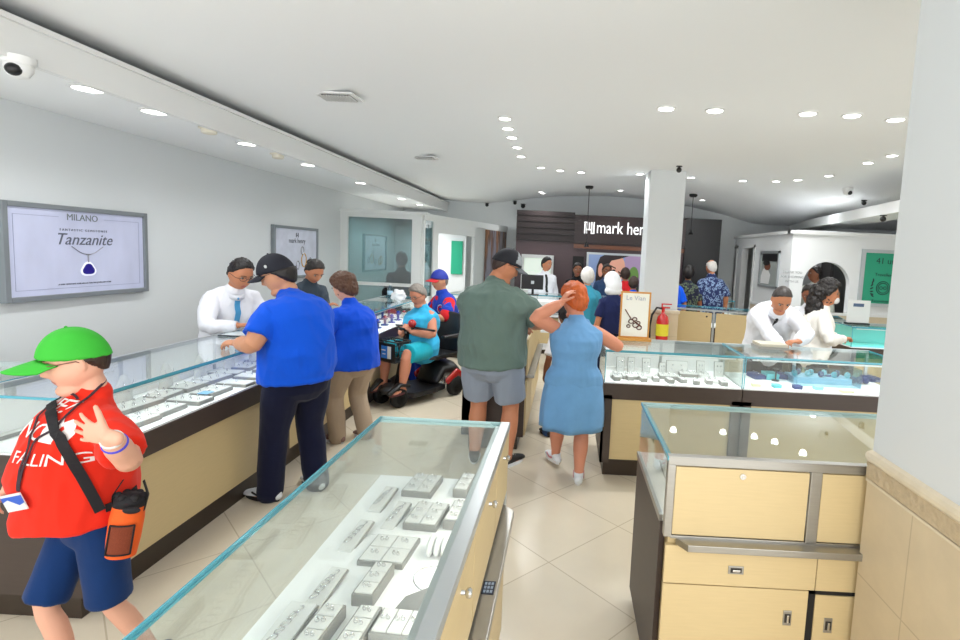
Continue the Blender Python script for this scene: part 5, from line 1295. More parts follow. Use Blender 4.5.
def decal(P, me, center, nrm, up, m, name, off=.003, parent=None, bvh=None):
    """press flat lettering onto the shirt: me in xy-plane, centre & outward direction in local coordinates"""
    nrm = V(nrm).normalized(); up = V(up); up = (up - nrm * up.dot(nrm)).normalized(); x = up.cross(nrm)
    bm = bmesh.new(); bm.from_mesh(me); bmesh.ops.triangulate(bm, faces=bm.faces)
    bmesh.ops.subdivide_edges(bm, edges=[e for e in bm.edges if e.calc_length() > .012], cuts=1)
    bad = []
    for v in bm.verts:
        q = V(center) + x * v.co.x + up * v.co.y + nrm * .25; h = (bvh or P.bvh).ray_cast(q, -nrm)
        if h[0] is not None and h[1].dot(nrm) > .2: v.co = h[0] + h[1] * (off + v.co.z)
        else: bad.append(v)
    bmesh.ops.delete(bm, geom=bad, context='VERTS')
    bm.to_mesh(me); bm.free(); return P.put(name, me, m, parent or P.root)
def wristband(P, i, t, m, name='wristband', r=.031, w=.006):
    S, E_, W = P.arms[i][:3]; c = E_.lerp(W, t); d = (W - E_).normalized(); u = d.orthogonal().normalized(); v = d.cross(u)
    mb = MB(); rr = r * P.s
    mb.sweep([c + (u * cos(a) + v * sin(a)) * rr for a in [2 * pi * q / 20 for q in range(21)]], [(w, .003)] * 21, d, seg=8, round_ends=False); return P.put(name, mb.mesh(name, m, True))
# ---- wardrobe
HB = mat('hair_black', (26, 20, 18), .45, var=.3, vscale=40, bump=.6, bscale=70, stretch=(1, 1, .3)); HDB = mat('hair_dark_brown', (52, 32, 22), .5, var=.35, vscale=40, bump=.6, bscale=70, stretch=(1, 1, .3))
HR = mat('hair_copper', (190, 88, 28), .5, var=.4, vscale=40, bump=.7, bscale=60, stretch=(1, 1, .3)); HG = mat('hair_grey', (132, 124, 116), .55, var=.35, vscale=50, bump=.6, bscale=70); HW = mat('hair_white', (222, 218, 212), .6, var=.15, vscale=40, bump=.4, bscale=60)
HBR = mat('hair_brown', (84, 52, 32), .5, var=.35, vscale=40, bump=.6, bscale=70, stretch=(1, 1, .3))
BLUE = cloth('royal_blue_cotton', (10, 84, 214)); BLUE2 = cloth('royal_blue_cotton_b', (10, 76, 206)); REDT = cloth('tomato_red_cotton', (224, 44, 24)); WSH = cloth('white_cotton', (232, 234, 240)); SAGE = cloth('sage_grey_cotton', (98, 118, 110)); NAVYP = cloth('navy_trouser', (16, 20, 46)); KHAKI = cloth('khaki_trouser', (166, 146, 124)); GSH = cloth('light_grey_shorts', (140, 150, 164)); NAVYS = cloth('navy_shorts', (12, 48, 98)); BLK = cloth('black_cloth', (20, 20, 24)); CHAR = cloth('charcoal_suit', (58, 68, 78)); DENIM = cloth('denim_blue', (56, 84, 130)); CHAM = cloth('chambray_blue_knit', (104, 152, 196), var=.14); TURQ = cloth('turquoise_tie_dye', (54, 170, 214), var=.35); TURS = cloth('aqua_skirt', (30, 170, 190)); CREAMC = cloth('cream_blouse', (232, 228, 220))
SHW = mat('shoe_white', (222, 226, 230), .5); SHK = mat('shoe_black', (20, 20, 22), .5)

# 1 the boy
bp = ony(78, 480, 1.78)
boy = person('boy in red tee and bright green cap walking past the near left counter', (-1.695, 1.80, 0), 146, 1.36, SK_PALE, top=('tee', REDT, .80), bottom=('shorts', NAVYS, 1.0), shoes=('low', mat('shoe_navy', (24, 34, 60), .5), PAD),
    hair=dict(m=HDB, t=.009, c=.02, slope=.75, low=-.45, cap=True), girth=1.18, belly=.15, lean=-2, leg_g=.84, chest=.10, head=(-12, 11, 0), headk=.97, fat=.8, vox=.0048, hem=-.05,
    hands=(ony(110, 437, 1.50), ony(-2, 500, 1.85)), hints=((-1.0, -.2, -.9), (1, -.6, -.2)), hdir=((-.92, .05, .16), None), palm=((-.25, .9, .1), None), thumb=((.5, .2, .8), None), hcurl=(.12, .5), spread=.24,
    feet=((-.04, -.16, .0), (.03, .06, 0)), toes=(5, -5), neck_fwd=.02, sh_w=1.02)
cap = add_cap(boy, mat('cap_green', (52, 176, 46), .75, bump=.1, bscale=80), mat('cap_green', (52, 176, 46)), c=.28, back=.30, brimlen=.10, badge=((.055, .085, .066), mat('badge_dark', (14, 60, 30), .6), .012, -35))
add_glasses(boy, mat('glasses_wire', (110, 60, 50), .4))
TWH = mat('shirt_print_white', (232, 224, 220), .8)
s = boy.s; CH = boy.N - boy.L * .15; UP = V((0, 0, 1))
def stxt(body, sz, px, py, fw):
    c, n = pix(boy, px, py); n = (n * .5 + boy.fwd).normalized()
    decal(boy, text_mesh(body, sz, .0006, shear=.15, font_w=fw), c, n, UP, TWH, 'shirt_lettering')
stxt('LIFE!', .062, 60, 405, 1.0); stxt('NO', .078, 34, 431, .95); stxt('FALLING...', .056, 42, 461, .85)
bm_ = bmesh.new(); pts = [(-.03, -.035), (.03, -.04), (.04, 0), (.034, .03), (.018, .042), (.008, .03), (-.006, .042), (-.018, .03), (-.034, .034), (-.04, .0)]
bm_.faces.new([bm_.verts.new((x, y, 0)) for x, y in pts]); me = bpy.data.meshes.new('p'); bm_.to_mesh(me); bm_.free()
c, n = pix(boy, 56, 432); decal(boy, me, c, (n * .5 + boy.fwd), UP, TWH, 'shirt_print')
lan = mat('lanyard_dark', (52, 30, 40), .7); BP = lambda *q: [pix(boy, x, y)[0] for x, y in q]
band(boy, [boy.N + V((-.05, .05, -.005))] + BP((62, 388), (46, 400), (33, 435), (22, 470), (20, 490)), .004, .002, 'lanyard', lan, off=.006)
band(boy, [boy.N + V((.06, -.0, .01))] + BP((104, 382), (84, 402), (60, 425), (38, 440), (28, 462), (21, 490)), .004, .002, 'lanyard', lan, off=.006)
c_, n_ = pix(boy, 19, 500); c_ = c_ + n_ * .012; z = n_; xx_ = V((0, 0, 1)).cross(z).normalized(); M = Matrix.Translation(c_) @ Matrix((xx_, z.cross(xx_), z)).transposed().to_4x4() @ Matrix.Rotation(.3, 4, 'Z')
mb = MB(); mb.box(-.045, .045, -.03, .03, 0, .003, M); bd = boy.put('badge_card', mb.mesh('badge_card', PAD), None, boy.root, 'white card with a blue wave')
mb = MB(); mb.prism([(-.045, .005), (-.02, .012), (0, .0), (.02, -.012), (.045, -.005), (.045, .022), (-.045, .022)], .003, .0036, M); boy.put('badge_print', mb.mesh('badge_print', mat('badge_blue', (28, 84, 190), .4)), None, bd)
STR = mat('strap_black', (20, 18, 22), .8)
bag_pt, bag_n = pix(boy, 106, 528)
band(boy, BP((48, 398), (54, 420), (66, 448), (80, 474), (93, 497), (100, 510)), .015, .003, 'bag_strap', STR, off=.008)
band(boy, BP((66, 383), (58, 388), (51, 393), (48, 400)), .008, .003, 'bag_strap', STR, off=.008)
band(boy, BP((104, 508), (122, 500), (134, 488)), .014, .003, 'bag_strap', STR, off=.008)
ORG = mat('neoprene_orange', (232, 92, 20), .8, bump=.15, bscale=90)
bc = bag_pt + V((bag_n.x, bag_n.y, 0)).normalized() * .055
W0 = boy.MW @ bc
t = thing('bottle_carrier', W0 - V((0, 0, .1)), 'orange bottle carrier bag with black mesh pocket hanging on the boy in red', 'bag'); t.rotation_euler = (radians(4), radians(-8), radians(205))
def loc_part(name, mb, m, smooth=False, bevel=0, parent=None):
    me = mb.mesh(name, m, smooth, bevel); o = bpy.data.objects.new(name, me); COL.objects.link(o); o.parent = parent or t; return o
mb = MB(); mb.sweep([(0, 0, 0), (0, 0, .06), (0, 0, .13), (0, 0, .175)], [(.044, .040), (.049, .044), (.050, .045), (.046, .042)], (1, 0, 0), 24, False); autosmooth(loc_part('body', mb, ORG))
mb = MB(); mb.sweep([(0, 0, .174), (0, 0, .20), (0, 0, .215)], [(.047, .043), (.046, .042), (.030, .028)], (1, 0, 0), 20, False)
for a in range(6): q = 2 * pi * a / 6; mb.ell((.036 * cos(q), .032 * sin(q), .207), (.014, .012, .014), nu=8, nv=6)
loc_part('drawstring_top', mb, STR, True)
for ang in (pi / 2,):
    mb = MB(); R = []
    for q in range(9):
        a = ang - .62 + 1.24 * q / 8; R.append([V(((.050 + o_) * cos(a), (.045 + o_) * sin(a), z_)) for o_, z_ in ((.0, .02), (.006, .02), (.006, .12), (.0, .12))])
    mb.rings(R); pk = loc_part('mesh_pocket', mb, mat('pocket_mesh', (120, 52, 26), .9, var=.4, vscale=300)); 
    mb = MB()
    for z_ in (.02, .12): mb.tube([V((.057 * cos(ang - .64 + 1.28 * q / 8), .052 * sin(ang - .64 + 1.28 * q / 8), z_)) for q in range(9)], .003, 6)
    for a in (ang - .64, ang + .64): mb.cyl((.057 * cos(a), .052 * sin(a), .02), (.057 * cos(a), .052 * sin(a), .12), .003)
    loc_part('pocket_trim', mb, STR, True, 0, pk)
mb = MB(); mb.ell((-.02, .052, .175), (.026, .008, .012), nu=14, nv=8); loc_part('toggle', mb, STR, True)
for sgn in (-1, 1): mb = MB(); mb.sweep([(sgn * .045, 0, .15), (sgn * .05, 0, .21), (sgn * .03, 0, .26)], [(.012, .002)] * 3, (0, 1, 0), seg=8); loc_part('strap_loop', mb, STR, True)
wristband(boy, 0, .90, mat('band_white', (230, 228, 224), .6), r=.036, w=.006); wristband(boy, 0, .76, mat('band_blue', (72, 70, 206), .5), r=.041, w=.006)

# 2 man in blue at the counter
m2 = person('large man in plain royal blue tee and dark cap leaning on the left counter', (-1.74, 3.34, 0), 62, 1.62, SK_LIGHT, top=('tee', BLUE, .78), bottom=('pants', NAVYP), shoes=('sneaker', SHW, RUBBER, BLACK), hair=dict(m=HB, t=.020, c=-.12, low=-.62, cap=True), girth=1.45, belly=.10, lean=12,
    head=(42, 24, 0), pelvis=(0, -.02, .86), hands=(onz(238, 343, 1.045), (-2.1, 3.72, 1.06)), hints=((-.6, -.9, -.5), (1, -.5, -.5)), hdir=((-.93, .1, .0), (-.9, 0, 0)), palm=((0, .2, -1), (0, 0, -1)), thumb=((0, 1, .2), (0, -1, 0)), hcurl=(.6, .5), feet=((-.14, .08, 0), (.13, -.02, 0)), toes=(15, -10), vox=.0065, fat=.5, hem=-.12, hunch=.05)
add_cap(m2, mat('cap_navy', (18, 20, 34), .8), mat('cap_navy', (18, 20, 34)), c=.26, back=.28, badge=((-.085, .02, .06), PAD, .008, 90)); add_glasses(m2)
# 3 salesman in white
m3 = person('salesman in white shirt and pale blue tie bent over the left counter', (-2.72, 4.12, 0), -124, 1.56, SK_TAN, top=('long', WSH), bottom=('pants', BLK), shoes=('low', SHK), hair=dict(m=HB, amp=.008, scl=14, t=.010, c=.02), girth=1.22, belly=.05, lean=18, head=(6, 26, 0), pelvis=(0, 0, .84),
    hands=((-2.42, 4.02, 1.05), (-2.44, 3.82, 1.05)), hdir=((.9, -.2, 0), (.9, .2, .1)), hcurl=(.6, .6), vox=.0075, fat=.4, hunch=.05)
collar_tie(m3, WSH, mat('tie_pale_blue', (70, 150, 200), .5)); add_glasses(m3)
# 4 woman in blazer
m4 = person('saleswoman in charcoal blazer with black bun behind the left counter', (-2.72, 5.34, 0), -125, 1.58, SK_TAN, top=('long', CHAR), bottom=('pants', BLK), shoes=('low', SHK), hair=dict(m=HB, amp=.008, scl=14, t=.010, c=-.02, blobs=[(0, -.11, .03, .035, .035, .035)], curl=.002), lean=14, fem=1, head=(0, 34, 0),
    hands=((-2.45, 5.05, 1.05), (-2.45, 5.25, 1.05)), hcurl=(.5, .5), vox=.008)
collar_tie(m4, CREAMC)
# 5 woman in blue tee and khakis
m5 = person('woman in royal blue tee and khaki trousers with short brown hair, at the left counter', (-1.76, 4.34, 0), 62, 1.46, SK_PALE, top=('tee', BLUE2, .85), bottom=('pants', KHAKI), shoes=('low', mat('shoe_taupe', (120, 92, 84), .6), PAD), hair=dict(m=HBR, t=.026, c=-.14, low=-.8, amp=.01, blobs=[(0, -.06, .05, .08, .07, .075)], curl=.008, cs=30), girth=1.35, belly=.05, fem=1, lean=10,
    head=(12, 22, 0), hands=((-2.06, 4.25, 1.06), (-2.1, 4.5, 1.06)), hints=((-.5, -.9, -.6), None), hcurl=(.5, .5), vox=.0075, hem=-.22, feet=((-.1, .1, 0), (.1, -.02, 0)))
# 6 woman on scooter
sf = 150
m6 = person('grey haired woman in turquoise top and aqua skirt seated on the mobility scooter', (-1.60, 5.79, 0), sf, 1.50, SK_RED, top=('tank', TURQ), bottom=('shorts', TURS, 1.02), hair=dict(m=HG, t=.014, c=-.04, low=-.6, amp=.006), girth=1.42, belly=.10, fem=1, lean=2, head=(4, 24, 0), pelvis=(0, 0, .58),
    hands=(ony(412, 332, 5.56), ony(402, 334, 5.56)), hints=((-1, -.3, -.8), (1, -.3, -.8)), hdir=((-.4, -.2, .5), (.2, -.3, .6)), palm=((-.9, .3, .2), (.9, .3, .2)), thumb=((0, .3, 1), (0, .3, 1)), hcurl=(.7, .7), feet=((-.13, .40, .15), (.13, .42, .15)), toes=(8, -8), kneehint=((-.25, .8, 1), (.25, .8, 1)), vox=.0075, fat=.5, hem=-.1)
add_glasses(m6)
for i_, (Hp, K, An, td) in enumerate(m6.legs):
    mb = MB(); fl = V((An.x, An.y, An.z - .07)); sd = V((td.y, -td.x, 0)); out = [fl + td * (.06 + .13 * cos(a)) + sd * .043 * sin(a) for a in [2 * pi * q / 20 for q in range(20)]]
    mb.rings([out, [p + V((0, 0, .018)) for p in out]])
    mb.sweep([fl + sd * .045 + td * .08 + V((0, 0, .01)), fl + td * .09 + V((0, 0, .06)), fl - sd * .045 + td * .08 + V((0, 0, .01))], [(.012, .003)] * 3, td, seg=8); m6.put('sandal', mb.mesh('sandal', mat('sandal_maroon', (84, 40, 44), .6)))
pc_ = (m6.arms[0][2] + m6.arms[1][2]) / 2 + V((0, .07, .05)); W0 = m6.MW @ pc_
t = thing('mobile_phone', W0, 'black mobile phone held by the woman on the scooter', 'phone'); t.rotation_euler = (radians(-50), 0, radians(sf)); loc_part('case', MB().box(-.055, .055, -.005, .005, -.03, .03), BLACK, bevel=.002); loc_part('screen', MB().box(-.05, .05, -.0062, -.005, -.026, .026), mat('phone_screen', (60, 90, 130), .1, emit=(90, 130, 180), estr=.4)); mb = MB(); mb.cyl((.035, .005, .012), (.035, .008, .012), .008); loc_part('camera_lens', mb, SATIN)
# scooter, local frame: forward +y
t = thing('mobility_scooter', (-1.53, 5.91, 0), 'black and red mobility scooter with wire basket on the tiller', 'mobility scooter'); t.rotation_euler = (0, 0, radians(sf)); SCR = t
SRED = mat('scooter_red', (168, 22, 22), .25, coat=.6)
def wheel(x, y, r, w):
    mb = MB(); M = Matrix.Translation((x, y, r)) @ Matrix.Rotation(pi / 2, 4, 'Y'); mb.lathe([(r * .62, -w), (r * .9, -w), (r, -w * .5), (r, w * .5), (r * .9, w), (r * .62, w), (r * .62, -w)], (0, 0, 0), 28, M); wh = loc_part('wheel', mb, RUBBER, True, 0, SCR)
    mb = MB(); mb.lathe([(.001, -w * .7), (r * .22, -w * .9), (r * .22, w * .9), (.001, w * .7)], (0, 0, 0), 16, M)
    for k in range(5):
        a = 2 * pi * k / 5; mb.cyl(M @ V((r * .1 * cos(a), r * .1 * sin(a), 0)), M @ V((r * .64 * cos(a), r * .64 * sin(a), 0)), r * .09)
    mb.lathe([(r * .55, -w * .8), (r * .64, -w * .8), (r * .64, w * .8), (r * .55, w * .8), (r * .55, -w * .8)], (0, 0, 0), 24, M); loc_part('rim', mb, mat('rim_silver', (196, 198, 200), .4, .2), True, 0, wh)
for x_ in (-.24, .24): wheel(x_, -.16, .115, .04)
for x_ in (-.13, .13): wheel(x_, .58, .105, .035)
mb = MB(); mb.prism([(-.20, -.05), (-.24, .15), (-.22, .45), (-.12, .50), (.12, .50), (.22, .45), (.24, .15), (.20, -.05)], .09, .145); loc_part('deck', mb, BLACK, bevel=.01, parent=SCR)
mb = MB(); mb.sweep([(0, -.34, .22), (0, -.24, .28), (0, -.05, .30), (0, .03, .18)], [(.17, .07), (.20, .10), (.19, .10), (.17, .05)], (1, 0, 0), 20); loc_part('rear_body', mb, BLACK, True, parent=SCR)
for sg in (-1, 1):
    mb = MB(); mb.sweep([(sg * .24, -.30, .20), (sg * .25, -.17, .27), (sg * .25, -.02, .19)], [(.02, .04), (.03, .05), (.02, .04)], (1, 0, 0), 14); loc_part('fender', mb, SRED, True, parent=SCR)
    mb = MB(); mb.sweep([(sg * .15, .47, .22), (sg * .15, .60, .25), (sg * .14, .72, .17)], [(.03, .02), (.045, .025), (.03, .02)], (1, 0, 0), 14); loc_part('fender', mb, BLACK, True, parent=SCR)
mb = MB(); mb.sweep([(0, .48, .12), (0, .60, .20), (0, .68, .17)], [(.12, .04), (.10, .05), (.07, .03)], (1, 0, 0), 14); loc_part('front_shroud', mb, BLACK, True, parent=SCR)
mb = MB(); mb.cyl((0, .50, .16), (0, .36, .78), .035, .03); mb.ell((0, .35, .80), (.09, .06, .06)); tl_ = loc_part('tiller', mb, BLACK, True, parent=SCR)
mb = MB(); mb.tube(cat_rom([(-.27, .22, .80), (-.22, .32, .82), (0, .35, .83), (.22, .32, .82), (.27, .22, .80)]), .012); loc_part('handlebar', mb, BLACK, True, 0, tl_)
mb = MB(); mb.ell((-.07, .36, .87), (.05, .04, .045)); loc_part('red_grip_cover', mb, SRED, True, 0, tl_)
mb = MB(); mb.box(-.03, .03, .40, .405, .76, .83); loc_part('control_card', mb, PAD, parent=tl_)
mb = MB()
for z_ in (.50, .56, .62, .68, .72):
    sh = .85 + .15 * (z_ - .5) / .22; mb.tube([(-.2 * sh, .43, z_), (.2 * sh, .43, z_), (.2 * sh, .64, z_), (-.2 * sh, .64, z_), (-.2 * sh, .43, z_)], .004 if z_ < .72 else .008, 6)
for k in range(11):
    x_ = -.17 + .034 * k; mb.tube([(x_ * 1.17, .64, .72), (x_, .64, .50), (x_, .43, .50), (x_ * 1.17, .43, .72)], .003, 5)
for k in range(6):
    y_ = .43 + .042 * k
    for sg in (-1, 1): mb.tube([(sg * .2, y_, .72), (sg * .17, y_, .50)], .003, 5)
bk = loc_part('basket', mb, BLACK, True, parent=SCR)
mb = MB(); mb.box(-.165, .165, .44, .63, .503, .507); mb.box(-.17, .17, .425, .428, .51, .70); mb.box(-.17, .17, .642, .645, .51, .70); loc_part('basket_liner', mb, BLACK, parent=bk)
mb = MB(); mb.box(-.10, .10, .650, .654, .54, .67); pl = loc_part('basket_sign', mb, mat('sign_blue', (40, 120, 214), .4), parent=bk)
mb = MB(); mb.box(-.10, -.03, .654, .656, .54, .67); mb.box(.01, .09, .654, .656, .62, .63); mb.box(.01, .07, .654, .656, .58, .59); loc_part('sign_print', mb, PAD, parent=pl)
for o_ in (bk,): o_.scale = (.74, .9, 1); o_.location = (.0, .06, -.02)
mb = MB(); mb.cyl((0, -.08, .30), (0, -.08, .46), .04); mb.prism([(-.22, -.24), (-.23, .14), (-.15, .22), (.15, .22), (.23, .14), (.22, -.24)], .455, .50); loc_part('seat', mb, BLACK, bevel=.012, parent=SCR)
mb = MB(); mb.sweep([(0, -.25, .50), (0, -.29, .70), (0, -.31, .92)], [(.19, .03), (.21, .035), (.18, .03)], (1, 0, 0), 20); loc_part('backrest', mb, BLACK, True, parent=SCR)
for sg in (-1, 1): mb = MB(); mb.tube([(sg * .26, -.27, .50), (sg * .27, -.26, .68), (sg * .27, .0, .70)], .014); mb.sweep([(sg * .27, -.18, .715), (sg * .27, .08, .715)], [(.03, .016)] * 2, (1, 0, 0)); loc_part('armrest', mb, BLACK, True, parent=SCR)
# 7 man in baseball jersey
JB = cloth('jersey_blue', (28, 62, 168)); JR = cloth('jersey_red', (208, 34, 40))
m7 = person('man in blue and red baseball jersey and cap sitting behind the scooter', (-1.50, 6.55, 0), 128, 1.70, SK_LIGHT, top=('tee', JB, .8), bottom=('pants', cloth('bright_blue_trouser', (22, 58, 170))), shoes=('low', SHK), hair=dict(m=HG, t=.008, c=.05), girth=1.15, lean=8, head=(8, 6, 0), pelvis=(0, 0, .62),
    hands=((-1.66, 6.12, .86), (-1.80, 6.38, .80)), hcurl=(.7, .7), feet=((-.16, .38, 0), (.16, .36, 0)), kneehint=((-.1, .6, 1), (.1, .6, 1)), vox=.008, hem=-.02)
add_cap(m7, mat('cap_royal', (26, 48, 150), .7), mat('cap_red', (200, 30, 40), .7), c=.28, back=.26)
mb = MB(); S, E_, W = m7.arms[0][:3]; a = S + (E_ - S) * .12; b = S.lerp(E_, .9); mb.sweep([a - m7.right * -.0, S.lerp(E_, .5), b], [.076, .079, .078], seg=18); m7.put('left_sleeve', mb.mesh('left_sleeve', JR, True)); mb = MB(); S, E_, W = m7.arms[1][:3]; mb.sweep([S + (E_ - S) * .12, S.lerp(E_, .5), S.lerp(E_, .9)], [.076, .079, .078], seg=18); m7.put('right_sleeve', mb.mesh('right_sleeve', JR, True))
def ringme(r0, r1, a0=0, a1=2 * pi, n=28):
    bm = bmesh.new(); L = []
    for k in range(n + 1):
        a = a0 + (a1 - a0) * k / n; L.append((bm.verts.new((r0 * cos(a), r0 * sin(a), 0)), bm.verts.new((r1 * cos(a), r1 * sin(a), 0))))
    for p, q in zip(L, L[1:]): bm.faces.new((p[0], p[1], q[1], q[0]))
    me = bpy.data.meshes.new('ring'); bm.to_mesh(me); bm.free(); return me
cc = m7.N - m7.L * .17 - m7.right * .075
jl = decal(m7, ringme(.048, .056), cc, m7.fwd - m7.right * .5, (0, 0, 1), TWH, 'emblem_ring', .004); decal(m7, ringme(.0, .048), cc, m7.fwd - m7.right * .5, (0, 0, 1), JB, 'emblem_field', .003); decal(m7, ringme(.022, .038, radians(45), radians(315)), cc, m7.fwd - m7.right * .5, (0, 0, 1), JR, 'emblem_letter', .006)
mb = MB(); mb.ell(m7.N - m7.L * .06 + m7.fwd * .07, (.05, .03, .05)); m7.put('undershirt', mb.mesh('undershirt', JR, True))
st = thing('stool', (-1.50, 6.55, 0), 'round dark stool beneath the man in the baseball jersey', 'stool')
mb = MB(); mb.lathe([(.001, .47), (.18, .48), (.19, .51), (.17, .535), (.001, .54)], (-1.50, 6.55, 0), 24); autosmooth(obj('seat', mb, BLACK, st)); mb = MB(); mb.cyl((-1.50, 6.55, .02), (-1.50, 6.55, .48), .025); mb.lathe([(.2, 0), (.2, .015), (.03, .03), (.001, .03)], (-1.50, 6.55, 0), 24); autosmooth(obj('pedestal', mb, CHROME, st))
# 8 man in sage tee
m8 = person('tall heavy man in sage grey tee, grey shorts and two-tone cap seen from behind', (-.56, 4.02, 0), -6, 1.76, SK_TAN, top=('tee', SAGE, .86), bottom=('shorts', GSH, .88), shoes=('sneaker', SHK, SHW), hair=dict(m=HDB, t=.006, c=.05, low=-.6, cap=True), girth=1.50, belly=.10, lean=6, head=(-62, 24, 0),
    hands=((-.36, 4.38, 1.08), (-.28, 4.32, 1.10)), hints=((-1, -.5, -.5), (1.1, -.7, -.4)), hcurl=(.5, .5), feet=((-.12, .03, 0), (.155, -.02, 0)), toes=(14, -28), vox=.0065, fat=.6, hem=-.19, sh_w=1.06, hunch=.04)
cp = add_cap(m8, mat('cap_black_navy', (22, 24, 32), .8), mat('cap_brim_grey', (90, 96, 100), .7), c=.27, back=.28); add_glasses(m8)
mb = shell_mesh(m8.HM, m8.hk, lambda d: (.0165 if (d.y > .30 and d.z > .30) else -.02), 72, 72); m8.put('mesh_panel', mb.mesh('mesh_panel', mat('cap_mesh_grey', (150, 156, 160), .8), True), None, cp)
# 9 red haired woman
m9 = person('red haired woman in sleeveless blue dress and white sneakers seen from behind', (.09, 3.78, 0), 4, 1.49, SK_RED, top=('tank', CHAM), bottom=('skirt', CHAM, .42, .235), shoes=('sneaker', SHW, PAD, mat('shoe_pink', (190, 120, 130), .5)), hair=dict(m=HR, t=.022, c=-.10, low=-.7, amp=.010, blobs=[(0, -.045, .055, .08, .072, .072), (.0, -.07, -.03, .072, .045, .05)], curl=.007, cs=20), girth=1.36, fem=1, lean=4, belly=.04,
    head=(30, 12, 0), hands=(ony(561, 303, 3.70), (.24, 3.98, 1.10)), hints=((-1, -.25, -.55), (1.3, -.8, -.6)), hdir=((.5, .1, .85), (-.5, .8, .1)), palm=((.8, .3, 0), None), thumb=((0, -.3, 1), None), hcurl=(.35, .5), feet=((-.09, .30, 0), (.07, -.02, 0)), toes=(20, -6), vox=.0065, fat=.5)
wristband(m9, 0, .90, SATIN, 'watch_band', r=.034, w=.010)
# 10 right salesman
m10 = person('balding salesman in white shirt and black tie bending over the right middle counter', (1.98, 5.06, 0), 172, 1.64, SK_TAN, top=('long', WSH), bottom=('pants', BLK), shoes=('low', SHK), hair=dict(m=mat('hair_greying_shine', (58, 52, 50), .4, var=.6, vscale=9, bump=.5, bscale=60), t=.005, c=.06, amp=.003), girth=1.3, belly=.06, lean=34, head=(4, 40, 0), pelvis=(0, 0, .86),  # dark hair, colour lifted and mottled for its greying shine
    hands=((2.02, 4.46, 1.045), (1.93, 4.30, .86)), hints=((-1, -.2, -.4), (1, -.2, -.3)), hdir=((-.85, -.2, 0), (.5, -.6, -.3)), hcurl=(.7, .5), vox=.0065, fat=.5, hunch=.05)
collar_tie(m10, WSH, mat('tie_black', (16, 16, 20), .5)); wristband(m10, 0, .93, BLACK, 'watch_strap', r=.034)
for P_ in (m3, m10):
    for i_ in (0, 1): wristband(P_, i_, .88, WSH, 'cuff', r=.037, w=.022)
# 11 curly woman
m11 = person('woman with long curly black hair and white blouse in profile near the green poster', (2.56, 5.30, 0), -106, 1.56, SK_TAN, top=('long', CREAMC), bottom=('pants', BLK), shoes=('low', SHK), fem=1, girth=1.18, lean=6, head=(-2, 4, 0),
    hair=dict(m=HB, t=.03, c=-.12, low=-.95, amp=.012, blobs=[(0, -.10, .0, .09, .07, .09), (0, -.12, -.09, .095, .06, .09), (0, -.13, -.18, .08, .05, .08), (-.05, -.08, -.15, .05, .05, .07), (.05, -.08, -.15, .05, .05, .07), (0, -.10, -.25, .06, .04, .06)], curl=.012, cs=26),
    hands=((2.80, 5.35, .98), (2.76, 5.12, 1.0)), hcurl=(.5, .5), vox=.0075)
add_glasses(m11, mat('glasses_gold', (150, 110, 60), .3, .6))
mb = MB(); mb.ell(m11.HM @ V((0, .080, -.055)), (.042, .034, .036), m11.HM.to_3x3()); m11.put('face_mask', mb.mesh('face_mask', PAD, True))
# 12 helper behind her
m12 = person('person in white shirt half hidden behind the curly haired woman', (2.80, 5.98, 0), 150, 1.52, SK_BROWN, top=('long', WSH), bottom=('pants', BLK), shoes=('low', SHK), hair=dict(m=HB, amp=.008, scl=14, t=.010), girth=1.2, lean=10, head=(0, 20, 0), vox=.009)
# 13 man seen through the arch
q = ony(815, 290, 8.42); m13 = person('man in pale shirt seen through the arched opening of the booth', (q.x + .02, 8.46, 0), 150, 1.72, SK_BROWN, top=('long', cloth('pale_olive_shirt', (196, 200, 188))), bottom=('pants', BLK), shoes=('low', SHK), hair=dict(m=HB, amp=.008, scl=14, t=.010), girth=1.1, lean=4, head=(-60, 0, 0), vox=.010)
# 14, 15 floral couple
def floral(name, a, b, sc):
    m = bpy.data.materials.new(name); m.use_nodes = True; nt = m.node_tree; bs = nt.nodes['Principled BSDF']; tc = nt.nodes.new('ShaderNodeTexCoord'); vo = nt.nodes.new('ShaderNodeTexVoronoi'); vo.inputs['Scale'].default_value = sc; vo.feature = 'SMOOTH_F1'
    nt.links.new(tc.outputs['Object'], vo.inputs['Vector']); cr = nt.nodes.new('ShaderNodeValToRGB'); nt.links.new(vo.outputs['Distance'], cr.inputs[0]); e = cr.color_ramp.elements; e[0].position = .0; e[0].color = rgb(a); e[1].position = 1; e[1].color = rgb(a)
    for p, c in ((.22, a), (.28, b), (.38, b), (.44, a)): x = e.new(p); x.color = rgb(c)
    nt.links.new(cr.outputs[0], bs.inputs['Base Color']); bs.inputs['Roughness'].default_value = .8; return m
q = ony(711, 285, 9.0); m14 = person('balding man in navy floral shirt standing at the rear counter, back turned', (q.x, 9.0, 0), 5, 1.74, SK_TAN, top=('tee', floral('floral_navy', (30, 44, 92), (132, 156, 190), 22), .9), bottom=('pants', cloth('light_jeans', (150, 170, 196))), shoes=('low', SHK), hair=dict(m=HW, t=.006, bald=.55), girth=1.3, head=(10, 4, 0), vox=.009, hem=-.16)
q = ony(687, 285, 9.0); m15 = person('person in dark floral blouse left of the floral shirt man', (q.x, 8.95, 0), -10, 1.60, SK_BROWN, top=('tee', floral('floral_dark', (24, 28, 50), (100, 114, 84), 24), .9), bottom=('pants', cloth('blue_trouser', (26, 60, 160))), shoes=('low', SHK), hair=dict(m=HB, t=.02, c=-.15), girth=1.1, fem=1, vox=.009, hem=-.16)
